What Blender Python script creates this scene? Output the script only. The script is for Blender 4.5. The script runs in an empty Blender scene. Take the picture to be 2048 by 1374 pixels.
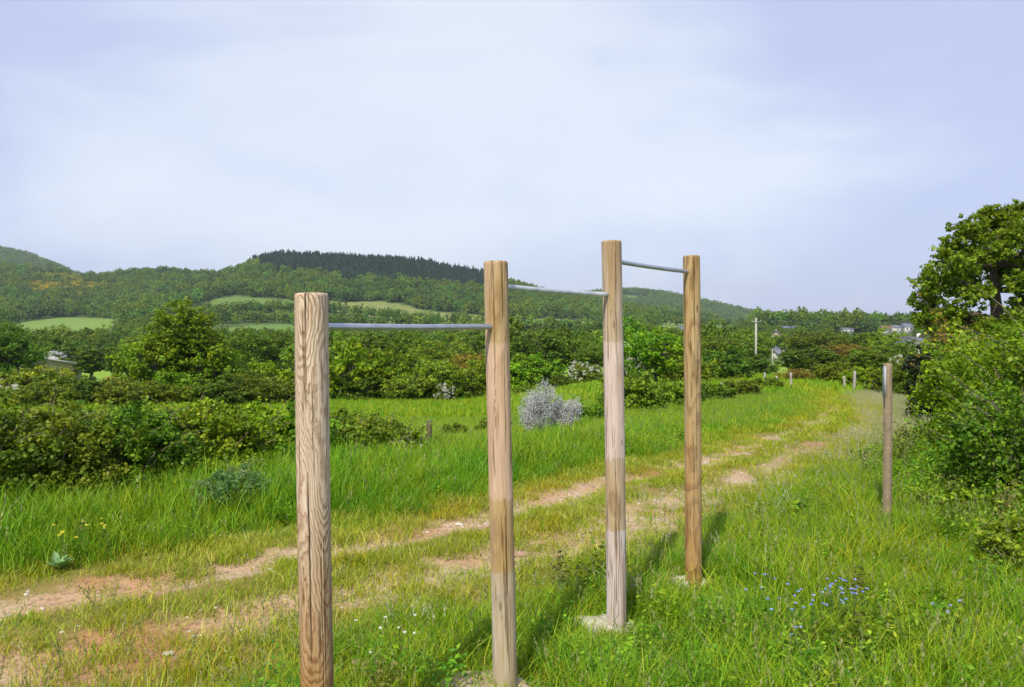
import bpy, math, random
import numpy as np
from mathutils import Vector, Matrix, noise as mnoise

# ------------------------------------------------------------------ camera
SC = bpy.context.scene
COL = SC.collection
R = math.radians
EYE = 1.8
FPX = 1600.0                       # focal length in pixels of the 2048 px wide photograph
PITCH = math.atan(37 / 1600)
cam_data = bpy.data.cameras.new("camera")
cam = bpy.data.objects.new("camera", cam_data)
COL.objects.link(cam)
cam_data.sensor_width = 36
cam_data.lens = FPX / 2048 * 36
cam_data.clip_start = 0.1
cam_data.clip_end = 20000
cam.location = (0, 0, EYE)
cam.rotation_euler = (R(90) - PITCH, 0, 0)
SC.camera = cam
SC.render.resolution_x = 1024
SC.render.resolution_y = 687

# ------------------------------------------------------------------ world and sun
SUN_EL, SUN_AZ = 46, 21            # shadows fall away from the camera and 21 degrees to the right
world = bpy.data.worlds.new("World")
SC.world = world
world.use_nodes = True
wn, wl = world.node_tree.nodes, world.node_tree.links
wn.clear()
w_out = wn.new("ShaderNodeOutputWorld")
w_bg = wn.new("ShaderNodeBackground")
w_bg.inputs["Strength"].default_value = 0.15
w_sky = wn.new("ShaderNodeTexSky")
w_sky.sky_type = 'NISHITA'
w_sky.sun_disc = False
w_sky.sun_elevation = R(SUN_EL)
w_sky.sun_rotation = R(180 + SUN_AZ)
w_sky.air_density = 1.0
w_sky.dust_density = 0.6
w_tc = wn.new("ShaderNodeTexCoord")
w_map = wn.new("ShaderNodeMapping")
w_map.inputs["Scale"].default_value = (1.0, 1.0, 2.6)
w_map.inputs["Rotation"].default_value = (0.0, R(24), 0.0)
w_no = wn.new("ShaderNodeTexNoise")
w_no.inputs["Scale"].default_value = 2.0
w_no.inputs["Detail"].default_value = 4
w_no.inputs["Roughness"].default_value = 0.52
w_no.inputs["Distortion"].default_value = 0.35
w_rp = wn.new("ShaderNodeValToRGB")
w_rp.color_ramp.interpolation = 'EASE'
w_rp.color_ramp.elements[0].position = 0.30
w_rp.color_ramp.elements[0].color = (3.95, 4.4, 6.25, 1)      # thin veil
w_rp.color_ramp.elements[1].position = 0.70
w_rp.color_ramp.elements[1].color = (5.8, 6.3, 6.95, 1)       # thicker bright cloud
# the brightest part of the cloud sheet lies ahead and a little right, the edges stay thin
w_dot = wn.new("ShaderNodeVectorMath"); w_dot.operation = 'DOT_PRODUCT'
w_dir = Vector((-0.0, 1.0, 0.30)).normalized()
w_dot.inputs[1].default_value = w_dir
w_mr = wn.new("ShaderNodeMapRange")
w_mr.inputs["From Min"].default_value = 0.84
w_mr.inputs["From Max"].default_value = 1.0
w_mr.inputs["To Min"].default_value = -0.20
w_mr.inputs["To Max"].default_value = 0.16
w_add = wn.new("ShaderNodeMath"); w_add.operation = 'ADD'
w_mix = wn.new("ShaderNodeMix"); w_mix.data_type = 'RGBA'
w_mix.inputs["Factor"].default_value = 0.86
wl.new(w_tc.outputs["Generated"], w_map.inputs["Vector"])
wl.new(w_map.outputs[0], w_no.inputs["Vector"])
wl.new(w_tc.outputs["Generated"], w_dot.inputs[0])
wl.new(w_dot.outputs["Value"], w_mr.inputs["Value"])
wl.new(w_no.outputs["Fac"], w_add.inputs[0])
wl.new(w_mr.outputs[0], w_add.inputs[1])
wl.new(w_add.outputs[0], w_rp.inputs[0])
wl.new(w_sky.outputs[0], w_mix.inputs["A"])
wl.new(w_rp.outputs[0], w_mix.inputs["B"])
wl.new(w_mix.outputs["Result"], w_bg.inputs["Color"])
wl.new(w_bg.outputs[0], w_out.inputs[0])

sun_d = bpy.data.lights.new("sun", 'SUN')
sun_d.energy = 5.0
sun_d.angle = R(0.8)
sun_d.color = (1.0, 0.94, 0.80)
sun = bpy.data.objects.new("sun", sun_d)
COL.objects.link(sun)
sv = Vector((-math.sin(R(SUN_AZ)) * math.cos(R(SUN_EL)), -math.cos(R(SUN_AZ)) * math.cos(R(SUN_EL)), math.sin(R(SUN_EL))))
sun.rotation_euler = sv.to_track_quat('Z', 'Y').to_euler()

vs = SC.view_settings
vs.view_transform = 'Standard'
vs.look = 'None'
vs.exposure = 0.0
vs.gamma = 1.0
vs.use_curve_mapping = False
SC.cycles.max_bounces = 6
SC.cycles.diffuse_bounces = 3
SC.cycles.transmission_bounces = 4
SC.cycles.volume_bounces = 0
SC.cycles.use_denoising = True

# ------------------------------------------------------------------ helpers
rng = np.random.default_rng(11)

def smooth(a, b, x):
    t = np.clip((x - a) / (b - a), 0, 1)
    return t * t * (3 - 2 * t)

def vnoise(x, y, seed=0):
    """cheap smooth value noise, vectorised, about -1..1"""
    x = np.asarray(x, float); y = np.asarray(y, float)
    xi = np.floor(x).astype(np.int64); yi = np.floor(y).astype(np.int64)
    fx = x - xi; fy = y - yi
    fx = fx * fx * (3 - 2 * fx); fy = fy * fy * (3 - 2 * fy)
    def h(a, b):
        n = (a * 374761393 + b * 668265263 + seed * 1442695041) & 0x7fffffff
        n = ((n ^ (n >> 13)) * 1274126177) & 0x7fffffff
        return ((n ^ (n >> 16)) & 0xffff) / 32767.5 - 1
    return (h(xi, yi) * (1 - fx) + h(xi + 1, yi) * fx) * (1 - fy) + (h(xi, yi + 1) * (1 - fx) + h(xi + 1, yi + 1) * fx) * fy

def fbm(x, y, seed=0, oct=3):
    s = 0; a = 1; t = 0
    for k in range(oct):
        s = s + a * vnoise(x * 2 ** k, y * 2 ** k, seed + k * 7); t += a; a *= .5
    return s / t

# centre line of the track (x, y) in metres
TRACK = np.array([(-14, 0.2), (-7, 2.5), (-4.5, 3.6), (-3.0, 4.5), (-2.3, 5.05), (-1.13, 6.0), (.24, 7.2), (3.1, 10.7), (6.3, 15.6),
                  (9.2, 21.5), (13.6, 33.0), (15.2, 42), (14.8, 60), (12, 80)])

def track_u(X, Y):
    """signed distance from the track centre line, + on the right (camera) side"""
    X = np.asarray(X, float); Y = np.asarray(Y, float)
    best = np.full(X.shape, 1e9); sign = np.ones(X.shape)
    for (x0, y0), (x1, y1) in zip(TRACK[:-1], TRACK[1:]):
        dx, dy = x1 - x0, y1 - y0; L2 = dx * dx + dy * dy
        t = np.clip(((X - x0) * dx + (Y - y0) * dy) / L2, 0, 1)
        ex, ey = X - (x0 + t * dx), Y - (y0 + t * dy)
        d = np.hypot(ex, ey)
        s = np.where(dx * (Y - y0) - dy * (X - x0) > 0, -1.0, 1.0)
        m = d < best
        best = np.where(m, d, best); sign = np.where(m, s, sign)
    return best * sign

KY = np.array([-100, 9, 13, 20, 25, 35, 55, 80, 120, 200, 400])
KL = np.array([0, 0, -.25, -1.0, -1.5, -2.3, -3.6, -5, -6.5, -9, -8.5])
KR = np.array([0, 0, -.12, -.5, -.75, -1.25, -2.2, -3.2, -5, -8, -8.5])
FPXS = np.array([-900, 0, 150, 300, 450, 600, 800, 1000, 1200, 1400, 1600, 1800, 2048, 3200])
ROW6 = np.array([655, 664, 664, 655, 650, 648, 650, 655, 662, 662, 664, 668, 668, 668])
ROW85 = np.array([630, 630, 632, 622, 598, 606, 620, 632, 643, 652, 658, 666, 668, 668])
RX = np.array([-900, 0, 80, 150, 200, 300, 350, 400, 450, 510, 560, 700, 850, 960, 1030, 1100, 1200, 1300, 1400, 1500, 1600, 1700, 1800, 2048, 3200])
RR = np.array([520, 545, 549, 556, 564, 553, 552, 560, 556, 533, 523, 529, 540, 561, 580, 600, 618, 630, 642, 651, 653, 662, 668, 668, 668])
R2X = np.array([-900, -200, 0, 60, 110, 160, 300, 900, 1040, 1150, 1250, 1330, 1400, 1500, 1600, 1700, 1800, 3200])
R2R = np.array([500, 490, 504, 517, 536, 558, 600, 640, 606, 596, 586, 592, 608, 630, 643, 655, 664, 664])
RIDGE1, RIDGE2 = 1250.0, 2300.0

def ground_z(X, Y):
    X = np.asarray(X, float); Y = np.asarray(Y, float)
    Yc = np.maximum(Y, 1.0)
    px = np.clip(1024 + FPX * X / Yc, -900, 3200)
    zl = np.interp(Y, KY, KL); zr = np.interp(Y, KY, KR)
    w = smooth(900, 1300, px)
    z = zl * (1 - w) + zr * w
    z6 = EYE - (np.interp(px, FPXS, ROW6) - 650) / FPX * 600
    z85 = EYE - (np.interp(px, FPXS, ROW85) - 650) / FPX * 850
    zr1 = EYE - (np.interp(px, RX, RR) - 650) / FPX * RIDGE1
    zr2 = EYE - (np.interp(px, R2X, R2R) - 650) / FPX * RIDGE2
    z400 = -8.5
    def seg(z, ya, za, yb, zb):
        t = np.clip((Y - ya) / (yb - ya), 0, 1)
        return np.where(Y > ya, za + (zb - za) * (t * .6 + .4 * t * t * (3 - 2 * t)), z)
    z = seg(z, 400, z400, 600, z6)
    z = seg(z, 600, z6, 850, z85)
    z = seg(z, 850, z85, RIDGE1, zr1)
    dip = np.minimum(zr1 - 25, zr2 - 40)
    z = seg(z, RIDGE1 + 30, zr1, 1650, dip)
    z = seg(z, 1650, dip, RIDGE2, zr2)
    z = seg(z, RIDGE2 + 40, zr2, 3600, zr2 - 120)
    far = smooth(300, 700, Y)
    z = z + far * 2.5 * fbm(X / 90, Y / 90, 3)
    # gentle lumps, ruts
    near = 1 - smooth(40, 90, Y)
    z = z + near * 0.02 * fbm(X / 1.7, Y / 1.7, 5)
    return z

def gz(x, y):
    u = float(track_u(np.array([x]), np.array([y]))[0])
    return float(ground_z(np.array([x]), np.array([y]))[0]) + rut_z(u)

def rut_z(u):
    return -0.05 * np.exp(-((u + .52) / .22) ** 2) - 0.04 * np.exp(-((u - .5) / .25) ** 2) + 0.06 * smooth(1.0, 2.0, -u) - 0.04 * smooth(.7, 1.4, u)

def PX(px, Y):
    return (px - 1024) / FPX * Y

def ZR(row, Y):
    """height of the point at image row `row` and distance Y"""
    ang = math.atan((row - 687) / FPX) + PITCH
    return EYE - math.tan(ang) * Y

def link(o, parent=None):
    COL.objects.link(o)
    if parent is not None:
        o.parent = parent
    return o

def new_mesh(name, V, F, mat=None, smooth_sh=False, face_attr=None, vert_attr=None):
    """V (n,3), F (m,k) array or list of arrays"""
    V = np.asarray(V, np.float32)
    me = bpy.data.meshes.new(name)
    if not isinstance(F, list):
        F = [F]
    F = [np.asarray(f, np.int32) for f in F if len(f)]
    counts = np.concatenate([np.full(len(f), f.shape[1], np.int32) for f in F])
    loops = np.concatenate([f.ravel() for f in F])
    starts = np.concatenate([[0], np.cumsum(counts)[:-1]]).astype(np.int32)
    me.vertices.add(len(V)); me.vertices.foreach_set("co", V.ravel())
    me.loops.add(len(loops)); me.loops.foreach_set("vertex_index", loops)
    me.polygons.add(len(counts)); me.polygons.foreach_set("loop_start", starts)
    me.update(calc_edges=True)
    if smooth_sh:
        me.polygons.foreach_set("use_smooth", np.ones(len(counts), bool))
    for k, v in (face_attr or {}).items():
        a = me.attributes.new(k, 'FLOAT', 'FACE'); a.data.foreach_set("value", np.asarray(v, np.float32))
    for k, v in (vert_attr or {}).items():
        v = np.asarray(v, np.float32)
        if v.ndim == 1:
            a = me.attributes.new(k, 'FLOAT', 'POINT'); a.data.foreach_set("value", v)
        else:
            a = me.attributes.new(k, 'FLOAT_VECTOR', 'POINT'); a.data.foreach_set("vector", v.ravel())
    if mat is not None:
        for m in (mat if isinstance(mat, (list, tuple)) else [mat]):
            me.materials.append(m)
    return me

def obj(name, me, parent=None, loc=None):
    o = bpy.data.objects.new(name, me)
    link(o, parent)
    if loc is not None:
        o.location = loc
    return o

def tag(o, label=None, cat=None, group=None, kind=None):
    if label: o["label"] = label
    if cat: o["category"] = cat
    if group: o["group"] = group
    if kind: o["kind"] = kind
    return o

def thing(name, label, cat, loc=(0, 0, 0), group=None):
    o = bpy.data.objects.new(name, None)
    o.empty_display_size = 0.2
    link(o); o.location = loc
    return tag(o, label, cat, group)

class MB:
    """collects simple solids into one mesh"""
    def __init__(s): s.V = []; s.F4 = []; s.F3 = []; s.n = 0
    def add(s, V, F):
        V = np.asarray(V, float)
        for f in F:
            (s.F4 if len(f) == 4 else s.F3).append([i + s.n for i in f])
        s.V.append(V); s.n += len(V)
    def box(s, c, d, rz=0, M=None):
        hx, hy, hz = d[0] / 2, d[1] / 2, d[2] / 2
        P = np.array([(x, y, z) for x in (-hx, hx) for y in (-hy, hy) for z in (-hz, hz)])
        cz, sz = math.cos(rz), math.sin(rz)
        P = np.stack([P[:, 0] * cz - P[:, 1] * sz, P[:, 0] * sz + P[:, 1] * cz, P[:, 2]], 1) + np.array(c)
        s.add(P, [(0, 1, 3, 2), (4, 6, 7, 5), (0, 4, 5, 1), (2, 3, 7, 6), (0, 2, 6, 4), (1, 5, 7, 3)])
    def tube(s, pts, rad, sides=8, cap=True):
        pts = np.asarray(pts, float); n = len(pts)
        rad = np.full(n, rad) if np.isscalar(rad) else np.asarray(rad, float)
        T = np.gradient(pts, axis=0); T /= np.linalg.norm(T, axis=1)[:, None] + 1e-9
        ref = np.array([0, 0, 1.0]) if abs(T[:, 2]).mean() < .8 else np.array([1.0, 0, 0])
        A = np.cross(T, ref); A /= np.linalg.norm(A, axis=1)[:, None] + 1e-9
        B = np.cross(T, A)
        th = np.arange(sides) * 2 * np.pi / sides
        V = (pts[:, None, :] + rad[:, None, None] * (np.cos(th)[None, :, None] * A[:, None, :] + np.sin(th)[None, :, None] * B[:, None, :])).reshape(-1, 3)
        F = []
        for i in range(n - 1):
            for k in range(sides):
                a = i * sides + k; b = i * sides + (k + 1) % sides
                F.append((a, b, b + sides, a + sides))
        if cap:
            V = np.vstack([V, pts[0], pts[-1]])
            for k in range(sides):
                F.append((n * sides, (k + 1) % sides, k))
                F.append((n * sides + 1, (n - 1) * sides + k, (n - 1) * sides + (k + 1) % sides))
        s.add(V, F)
    def mesh(s, name, mat=None, smooth_sh=False):
        V = np.vstack(s.V)
        return new_mesh(name, V, [np.array(f) for f in (s.F4, s.F3) if len(f)], mat, smooth_sh)
    def build(s, name, mat=None, parent=None, loc=None, smooth_sh=False):
        return obj(name, s.mesh(name, mat, smooth_sh), parent, loc)

# ------------------------------------------------------------------ materials
def new_mat(name):
    m = bpy.data.materials.new(name); m.use_nodes = True
    nt = m.node_tree; nt.nodes.clear()
    out = nt.nodes.new("ShaderNodeOutputMaterial")
    return m, nt, out

def N(nt, t, **kw):
    n = nt.nodes.new(t)
    for k, v in kw.items():
        if k == 'op': n.operation = v
        elif k == 'dt': n.data_type = v
        elif k == 'blend': n.blend_type = v
        elif isinstance(k, str) and k.startswith('i_'):
            n.inputs[k[2:].replace('_', ' ')].default_value = v
    return n

def math_n(nt, op, a, b=None, clamp=False):
    n = nt.nodes.new("ShaderNodeMath"); n.operation = op; n.use_clamp = clamp
    for i, v in enumerate((a, b)):
        if v is None: continue
        if hasattr(v, 'is_linked') or hasattr(v, 'links'): nt.links.new(v, n.inputs[i])
        else: n.inputs[i].default_value = v
    return n.outputs[0]

def mixc(nt, fac, a, b, blend='MIX'):
    n = nt.nodes.new("ShaderNodeMix"); n.data_type = 'RGBA'; n.blend_type = blend
    for key, v in (("Factor", fac), ("A", a), ("B", b)):
        s = [i for i in n.inputs if i.name == key and (key == "Factor" and i.type == 'VALUE' or key != "Factor" and i.type == 'RGBA')][0]
        if hasattr(v, 'links'): nt.links.new(v, s)
        elif key == "Factor": s.default_value = v
        else: s.default_value = (*v[:3], 1)
    return [o for o in n.outputs if o.type == 'RGBA'][0]

def ramp(nt, fac, stops, interp='LINEAR'):
    n = nt.nodes.new("ShaderNodeValToRGB"); n.color_ramp.interpolation = interp
    e = n.color_ramp.elements
    while len(e) < len(stops): e.new(0.5)
    for el, (p, c) in zip(e, stops):
        el.position = p; el.color = (*c, 1) if len(c) == 3 else c
    nt.links.new(fac, n.inputs[0])
    return n.outputs[0]

def noise_n(nt, vec, scale, detail=3, rough=.5, dist=0):
    n = nt.nodes.new("ShaderNodeTexNoise")
    n.inputs["Scale"].default_value = scale; n.inputs["Detail"].default_value = detail
    n.inputs["Roughness"].default_value = rough; n.inputs["Distortion"].default_value = dist
    if vec is not None: nt.links.new(vec, n.inputs["Vector"])
    return n.outputs["Fac"]

def attr(nt, name, vec=False):
    n = nt.nodes.new("ShaderNodeAttribute"); n.attribute_name = name
    return n.outputs["Vector" if vec else "Fac"]

GAIN = (2.25, 1.85, .75)
def leaf_mat(name, dark, mid, light, trans=.35, vary=.5, rough=.5, patch=None, patch_scale=.7, spec=.22, gain=True):
    """leaves: colour runs over the per-leaf value, drifts from plant to plant and over the plant"""
    m, nt, out = new_mat(name)
    if mid[1] > mid[2] * 2.2 and gain:
        g = (2.12, 1.93, .78) if 'grass' in name or 'weed' in name else GAIN
        dark, mid, light = [tuple(min(.5, a * b) for a, b in zip(q, g)) for q in (dark, mid, light)]
    c = ramp(nt, attr(nt, "rnd"), [(0, dark), (.55, mid), (1, light)])
    oi = nt.nodes.new("ShaderNodeObjectInfo")
    geo = nt.nodes.new("ShaderNodeNewGeometry")
    k = math_n(nt, 'ADD', math_n(nt, 'MULTIPLY', oi.outputs["Random"], vary), 1 - vary / 2)
    hsv = nt.nodes.new("ShaderNodeHueSaturation")
    nt.links.new(c, hsv.inputs["Color"]); nt.links.new(k, hsv.inputs["Value"])
    h = math_n(nt, 'ADD', math_n(nt, 'MULTIPLY', math_n(nt, 'FRACT', math_n(nt, 'MULTIPLY', oi.outputs["Random"], 7.3)), .035), .4825)
    nt.links.new(h, hsv.inputs["Hue"])
    c = hsv.outputs[0]
    if patch is not None:
        f = ramp(nt, noise_n(nt, geo.outputs["Position"], patch_scale, 3), [(.45, (0, 0, 0)), (.65, (1, 1, 1))])
        c = mixc(nt, math_n(nt, 'MULTIPLY', f, .7), c, mixc(nt, 1.0, c, patch, 'MULTIPLY'))
    d = nt.nodes.new("ShaderNodeBsdfPrincipled")
    nt.links.new(c, d.inputs["Base Color"]); d.inputs["Roughness"].default_value = rough
    d.inputs["Specular IOR Level"].default_value = spec
    t = nt.nodes.new("ShaderNodeBsdfTranslucent")
    tc = mixc(nt, 1.0, c, (1.25, 1.15, .55), 'MULTIPLY')
    nt.links.new(tc, t.inputs["Color"])
    ms = nt.nodes.new("ShaderNodeMixShader"); ms.inputs[0].default_value = trans
    nt.links.new(d.outputs[0], ms.inputs[1]); nt.links.new(t.outputs[0], ms.inputs[2])
    nt.links.new(ms.outputs[0], out.inputs[0])
    return m

def plain_mat(name, col, rough=.7, metal=0, noise_amt=.25, nscale=6, bump=0.0, bscale=40, col2=None, spec=.4):
    m, nt, out = new_mat(name)
    tc = nt.nodes.new("ShaderNodeTexCoord")
    f = noise_n(nt, tc.outputs["Object"], nscale, 5, .6)
    f = ramp(nt, f, [(.3, (0, 0, 0)), (.7, (1, 1, 1))])
    c2 = col2 or tuple(x * (1 - noise_amt) for x in col)
    c = mixc(nt, f, col, c2)
    d = nt.nodes.new("ShaderNodeBsdfPrincipled")
    nt.links.new(c, d.inputs["Base Color"])
    d.inputs["Roughness"].default_value = rough; d.inputs["Metallic"].default_value = metal
    d.inputs["Specular IOR Level"].default_value = spec
    if bump:
        b = nt.nodes.new("ShaderNodeBump"); b.inputs["Strength"].default_value = bump; b.inputs["Distance"].default_value = .01
        nt.links.new(noise_n(nt, tc.outputs["Object"], bscale, 4), b.inputs["Height"])
        nt.links.new(b.outputs[0], d.inputs["Normal"])
    nt.links.new(d.outputs[0], out.inputs[0])
    return m

M = {}
# foliage palette (linear albedo)
M['hedge'] = leaf_mat("bramble_leaf", (.015, .04, .006), (.045, .11, .012), (.11, .21, .025), patch=(1.2, .95, .8), patch_scale=.8)
M['hedge_olive'] = leaf_mat("olive_leaf", (.024, .05, .008), (.058, .112, .015), (.12, .185, .03), patch=(1.12, .95, .85))
M['oak'] = leaf_mat("oak_leaf", (.022, .05, .006), (.065, .125, .012), (.14, .22, .025), trans=.42, patch=(1.15, 1.0, .8), patch_scale=.5)
M['bright'] = leaf_mat("bright_leaf", (.025, .075, .006), (.075, .175, .012), (.15, .27, .02), patch=(1.4, 1.0, .7), patch_scale=.4)
M['mid'] = leaf_mat("mid_leaf", (.024, .06, .009), (.072, .14, .018), (.145, .225, .034), patch=(1.15, .95, .8), patch_scale=.3)
M['dark'] = leaf_mat("dark_leaf", (.014, .038, .007), (.040, .092, .014), (.09, .155, .024), patch=(1.1, 1.1, .9), patch_scale=.3)
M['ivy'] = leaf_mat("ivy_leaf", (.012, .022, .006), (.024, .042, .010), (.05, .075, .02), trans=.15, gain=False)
M['brown'] = leaf_mat("brownish_leaf", (.05, .045, .015), (.11, .10, .03), (.20, .17, .06), patch=(.7, 1.2, .7), patch_scale=.5)
M['elder'] = leaf_mat("feathery_leaf", (.045, .12, .03), (.11, .24, .065), (.24, .40, .15), gain=False)
M['white'] = leaf_mat("white_blossom", (.45, .45, .38), (.62, .62, .55), (.78, .78, .72), trans=.2, vary=.1)
M['lichen'] = leaf_mat("grey_lichen", (.32, .32, .32), (.50, .50, .50), (.66, .66, .66), trans=.1, vary=.1)
M['wood_far'] = leaf_mat("wood_leaf", (.020, .060, .016), (.050, .122, .027), (.095, .19, .044), vary=.6, trans=.25)
M['wood_light'] = leaf_mat("light_wood_leaf", (.034, .085, .017), (.08, .158, .027), (.13, .21, .042), vary=.6, trans=.25)
M['conifer'] = leaf_mat("conifer_needle", (.012, .034, .018), (.024, .062, .030), (.042, .095, .04), vary=.5, trans=.1)
M['grass'] = leaf_mat("grass_blade", (.055, .125, .010), (.12, .235, .016), (.23, .34, .04), trans=.4, vary=.35, patch=(1.2, .95, .8), patch_scale=.5, rough=.45)
M['grass_lush'] = leaf_mat("lush_grass_blade", (.032, .10, .010), (.070, .19, .018), (.14, .275, .035), trans=.4, vary=.35, patch=(1.35, 1.0, .9), patch_scale=.6, rough=.45)
M['grass_dry'] = leaf_mat("dry_grass_blade", (.13, .17, .03), (.25, .27, .08), (.42, .38, .20), trans=.3, vary=.3, rough=.6)
M['grass_short'] = leaf_mat("short_grass_blade", (.07, .13, .012), (.14, .20, .02), (.26, .27, .06), trans=.35, vary=.4, patch=(1.5, .95, .9), patch_scale=.9)
M['seed'] = leaf_mat("grass_seed_head", (.26, .28, .13), (.40, .40, .24), (.56, .54, .40), trans=.3, vary=.2)
M['seed_green'] = leaf_mat("green_seed_head", (.16, .20, .05), (.26, .30, .10), (.38, .38, .18), trans=.3, vary=.2, gain=False)
M['weed'] = leaf_mat("weed_leaf", (.03, .085, .010), (.07, .175, .016), (.15, .27, .03), trans=.35, vary=.4, patch=(1.3, .95, .9), patch_scale=1.1)
M['weed_red'] = leaf_mat("reddish_shoot", (.09, .08, .02), (.15, .16, .03), (.24, .24, .05), trans=.3, gain=False)
M['blue'] = leaf_mat("blue_petal", (.12, .17, .50), (.22, .29, .66), (.40, .46, .78), trans=.2, vary=.1)
M['yellow'] = leaf_mat("yellow_petal", (.65, .55, .02), (.75, .65, .03), (.8, .75, .1), trans=.2, vary=.1)
M['rosette'] = leaf_mat("pale_rosette", (.11, .21, .06), (.17, .28, .10), (.26, .38, .17), trans=.2, gain=False)
M['gorse'] = leaf_mat("gorse_bloom", (.10, .12, .02), (.26, .22, .03), (.45, .34, .04), trans=.2)
M['bark'] = plain_mat("bark", (.11, .085, .06), .9, noise_amt=.55, nscale=7, bump=.6, bscale=14)
M['twig'] = plain_mat("twig", (.20, .16, .115), .9, noise_amt=.4, nscale=9)
M['grey_twig'] = plain_mat("lichened_twig", (.36, .36, .36), .9, noise_amt=.35, nscale=9)

# ------------------------------------------------------------------ foliage generators
def leaf_cloud(P, Nn, size, aspect=.62, jitter=.55, fold=.0, seed=0, rnd=None, sizevar=.35):
    """one diamond leaf per point"""
    r = np.random.default_rng(seed)
    n = len(P)
    Nn = Nn + r.normal(0, jitter, (n, 3)); Nn /= np.linalg.norm(Nn, axis=1)[:, None] + 1e-9
    D = r.normal(0, 1, (n, 3)); D[:, 2] -= .25
    D -= (D * Nn).sum(1)[:, None] * Nn; D /= np.linalg.norm(D, axis=1)[:, None] + 1e-9
    S = np.cross(Nn, D)
    L = size * (1 + sizevar * r.uniform(-1, 1, n))[:, None]
    W = L * aspect * .5
    V = np.stack([P - D * L * .5, P + S * W + Nn * L * .07, P + D * L * .5, P - S * W + Nn * L * .07], 1).reshape(-1, 3)
    F = np.arange(4 * n).reshape(-1, 4)
    if rnd is None: rnd = r.uniform(0, 1, n)
    return V, F, rnd

def cluster_points(C, Rr, per, seed, flat=.7):
    """points spread round each cluster centre; returns points, outward normals"""
    r = np.random.default_rng(seed)
    k = len(C)
    d = r.normal(0, 1, (k, per, 3)); d /= np.linalg.norm(d, axis=2)[:, :, None]
    rad = (r.uniform(0, 1, (k, per, 1)) ** .45)
    off = d * rad * Rr[:, None, None]
    off[:, :, 2] *= flat
    P = C[:, None, :] + off
    Nn = d.copy(); Nn[:, :, 2] += .35
    return P.reshape(-1, 3), Nn.reshape(-1, 3)

def crown_centres(H, W, z0, nbig, nsub, seed, bulge=.5, shape='round', D=None):
    """centres of leaf tufts: big lobes over an ellipsoid, tufts over each lobe's shell"""
    r = np.random.default_rng(seed)
    D = D or W
    hz = (H - z0) / 2; cz = z0 + hz
    big = []; br = []
    lob = .30 if shape != 'tall' else .34
    for i in range(nbig):
        g = (i + .5) / nbig
        ph = math.acos(1 - 2 * g * (.98 if shape != 'bush' else .62)); th = i * 2.39996 + r.uniform(-.5, .5)
        q = r.uniform(.5, .82)
        x = math.sin(ph) * math.cos(th) * q; y = math.sin(ph) * math.sin(th) * q; z = math.cos(ph) * q
        if shape == 'tall': x *= (1 - .35 * max(z, 0)); y *= (1 - .35 * max(z, 0))
        if shape == 'cone': s = 1 - .8 * (z * .5 + .5); x *= s * 1.3; y *= s * 1.3
        big.append((x * W / 2, y * D / 2, cz + z * hz)); br.append(lob * min(W, 2.2 * hz) * r.uniform(.65, 1.15))
    big = np.array(big); br = np.array(br)
    C = []; Rr = []
    for b, rad in zip(big, br):
        d = r.normal(0, 1, (nsub, 3)); d /= np.linalg.norm(d, axis=1)[:, None]
        q = r.uniform(.55, 1.12, nsub)[:, None]
        p = b + d * q * rad * np.array([1, 1, .85])
        C.append(p); Rr.append(np.full(nsub, rad) * r.uniform(.2, .42, nsub))
    C = np.vstack(C); Rr = np.concatenate(Rr)
    C[:, 2] = np.maximum(C[:, 2], .03 * H + .0)
    return big, br, C, Rr

def make_tree_mesh(seed, H, W, z0=None, nbig=14, nsub=16, per=22, leaf=.25, mat='mid', shape='round', trunk_r=None, D=None, bark='bark', flat=.7, limbs=True):
    z0 = .22 * H if z0 is None else z0
    r = np.random.default_rng(seed + 5)
    big, br, C, Rr = crown_centres(H, W, z0, nbig, nsub, seed, shape=shape, D=D)
    P, Nn = cluster_points(C, Rr, per, seed + 1, flat)
    base = np.repeat(r.uniform(0, 1, len(C)), per) * .45 + r.uniform(0, 1, len(P)) * .55
    V, F, rn = leaf_cloud(P, Nn, leaf, seed=seed + 2, rnd=base)
    crown = new_mesh("crown", V, F, M[mat], face_attr={"rnd": rn})
    tb = MB()
    tr = trunk_r or .028 * H
    ht = z0 + (H - z0) * .55
    k = 6
    lean = r.normal(0, .03 * H, 2)
    tp = np.array([(lean[0] * (i / k) ** 2 + r.normal(0, .008 * H), lean[1] * (i / k) ** 2 + r.normal(0, .008 * H), ht * i / k - (.05 if i == 0 else 0)) for i in range(k + 1)])
    tb.tube(tp, tr * (1 - .75 * np.linspace(0, 1, k + 1)) * np.array([1.35] + [1] * k), 8)
    if limbs:
        for b in big:
            t0 = min(.9, max(.15, (b[2] / ht) * .55)); i0 = t0 * k; i = int(i0); f = i0 - i
            s = tp[i] * (1 - f) + tp[min(i + 1, k)] * f
            m1 = s * .6 + b * .4 + r.normal(0, .03 * W, 3) - np.array([0, 0, .02 * H]); m2 = s * .25 + b * .75 + r.normal(0, .03 * W, 3)
            tb.tube([s, m1, m2, b], np.array([.42, .3, .2, .08]) * tr, 5, cap=False)
            for q in C[r.integers(0, len(C), 400)]:
                if np.linalg.norm(q - b) < .30 * W and r.uniform() < .10:
                    e = b + (q - b) * 1.25; tb.tube([b, (b + e) / 2 + r.normal(0, .02 * W, 3), e], np.array([.14, .09, .04]) * tr, 4, cap=False)
    trunk = tb.mesh("trunk", M[bark], True)
    return crown, trunk

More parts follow.
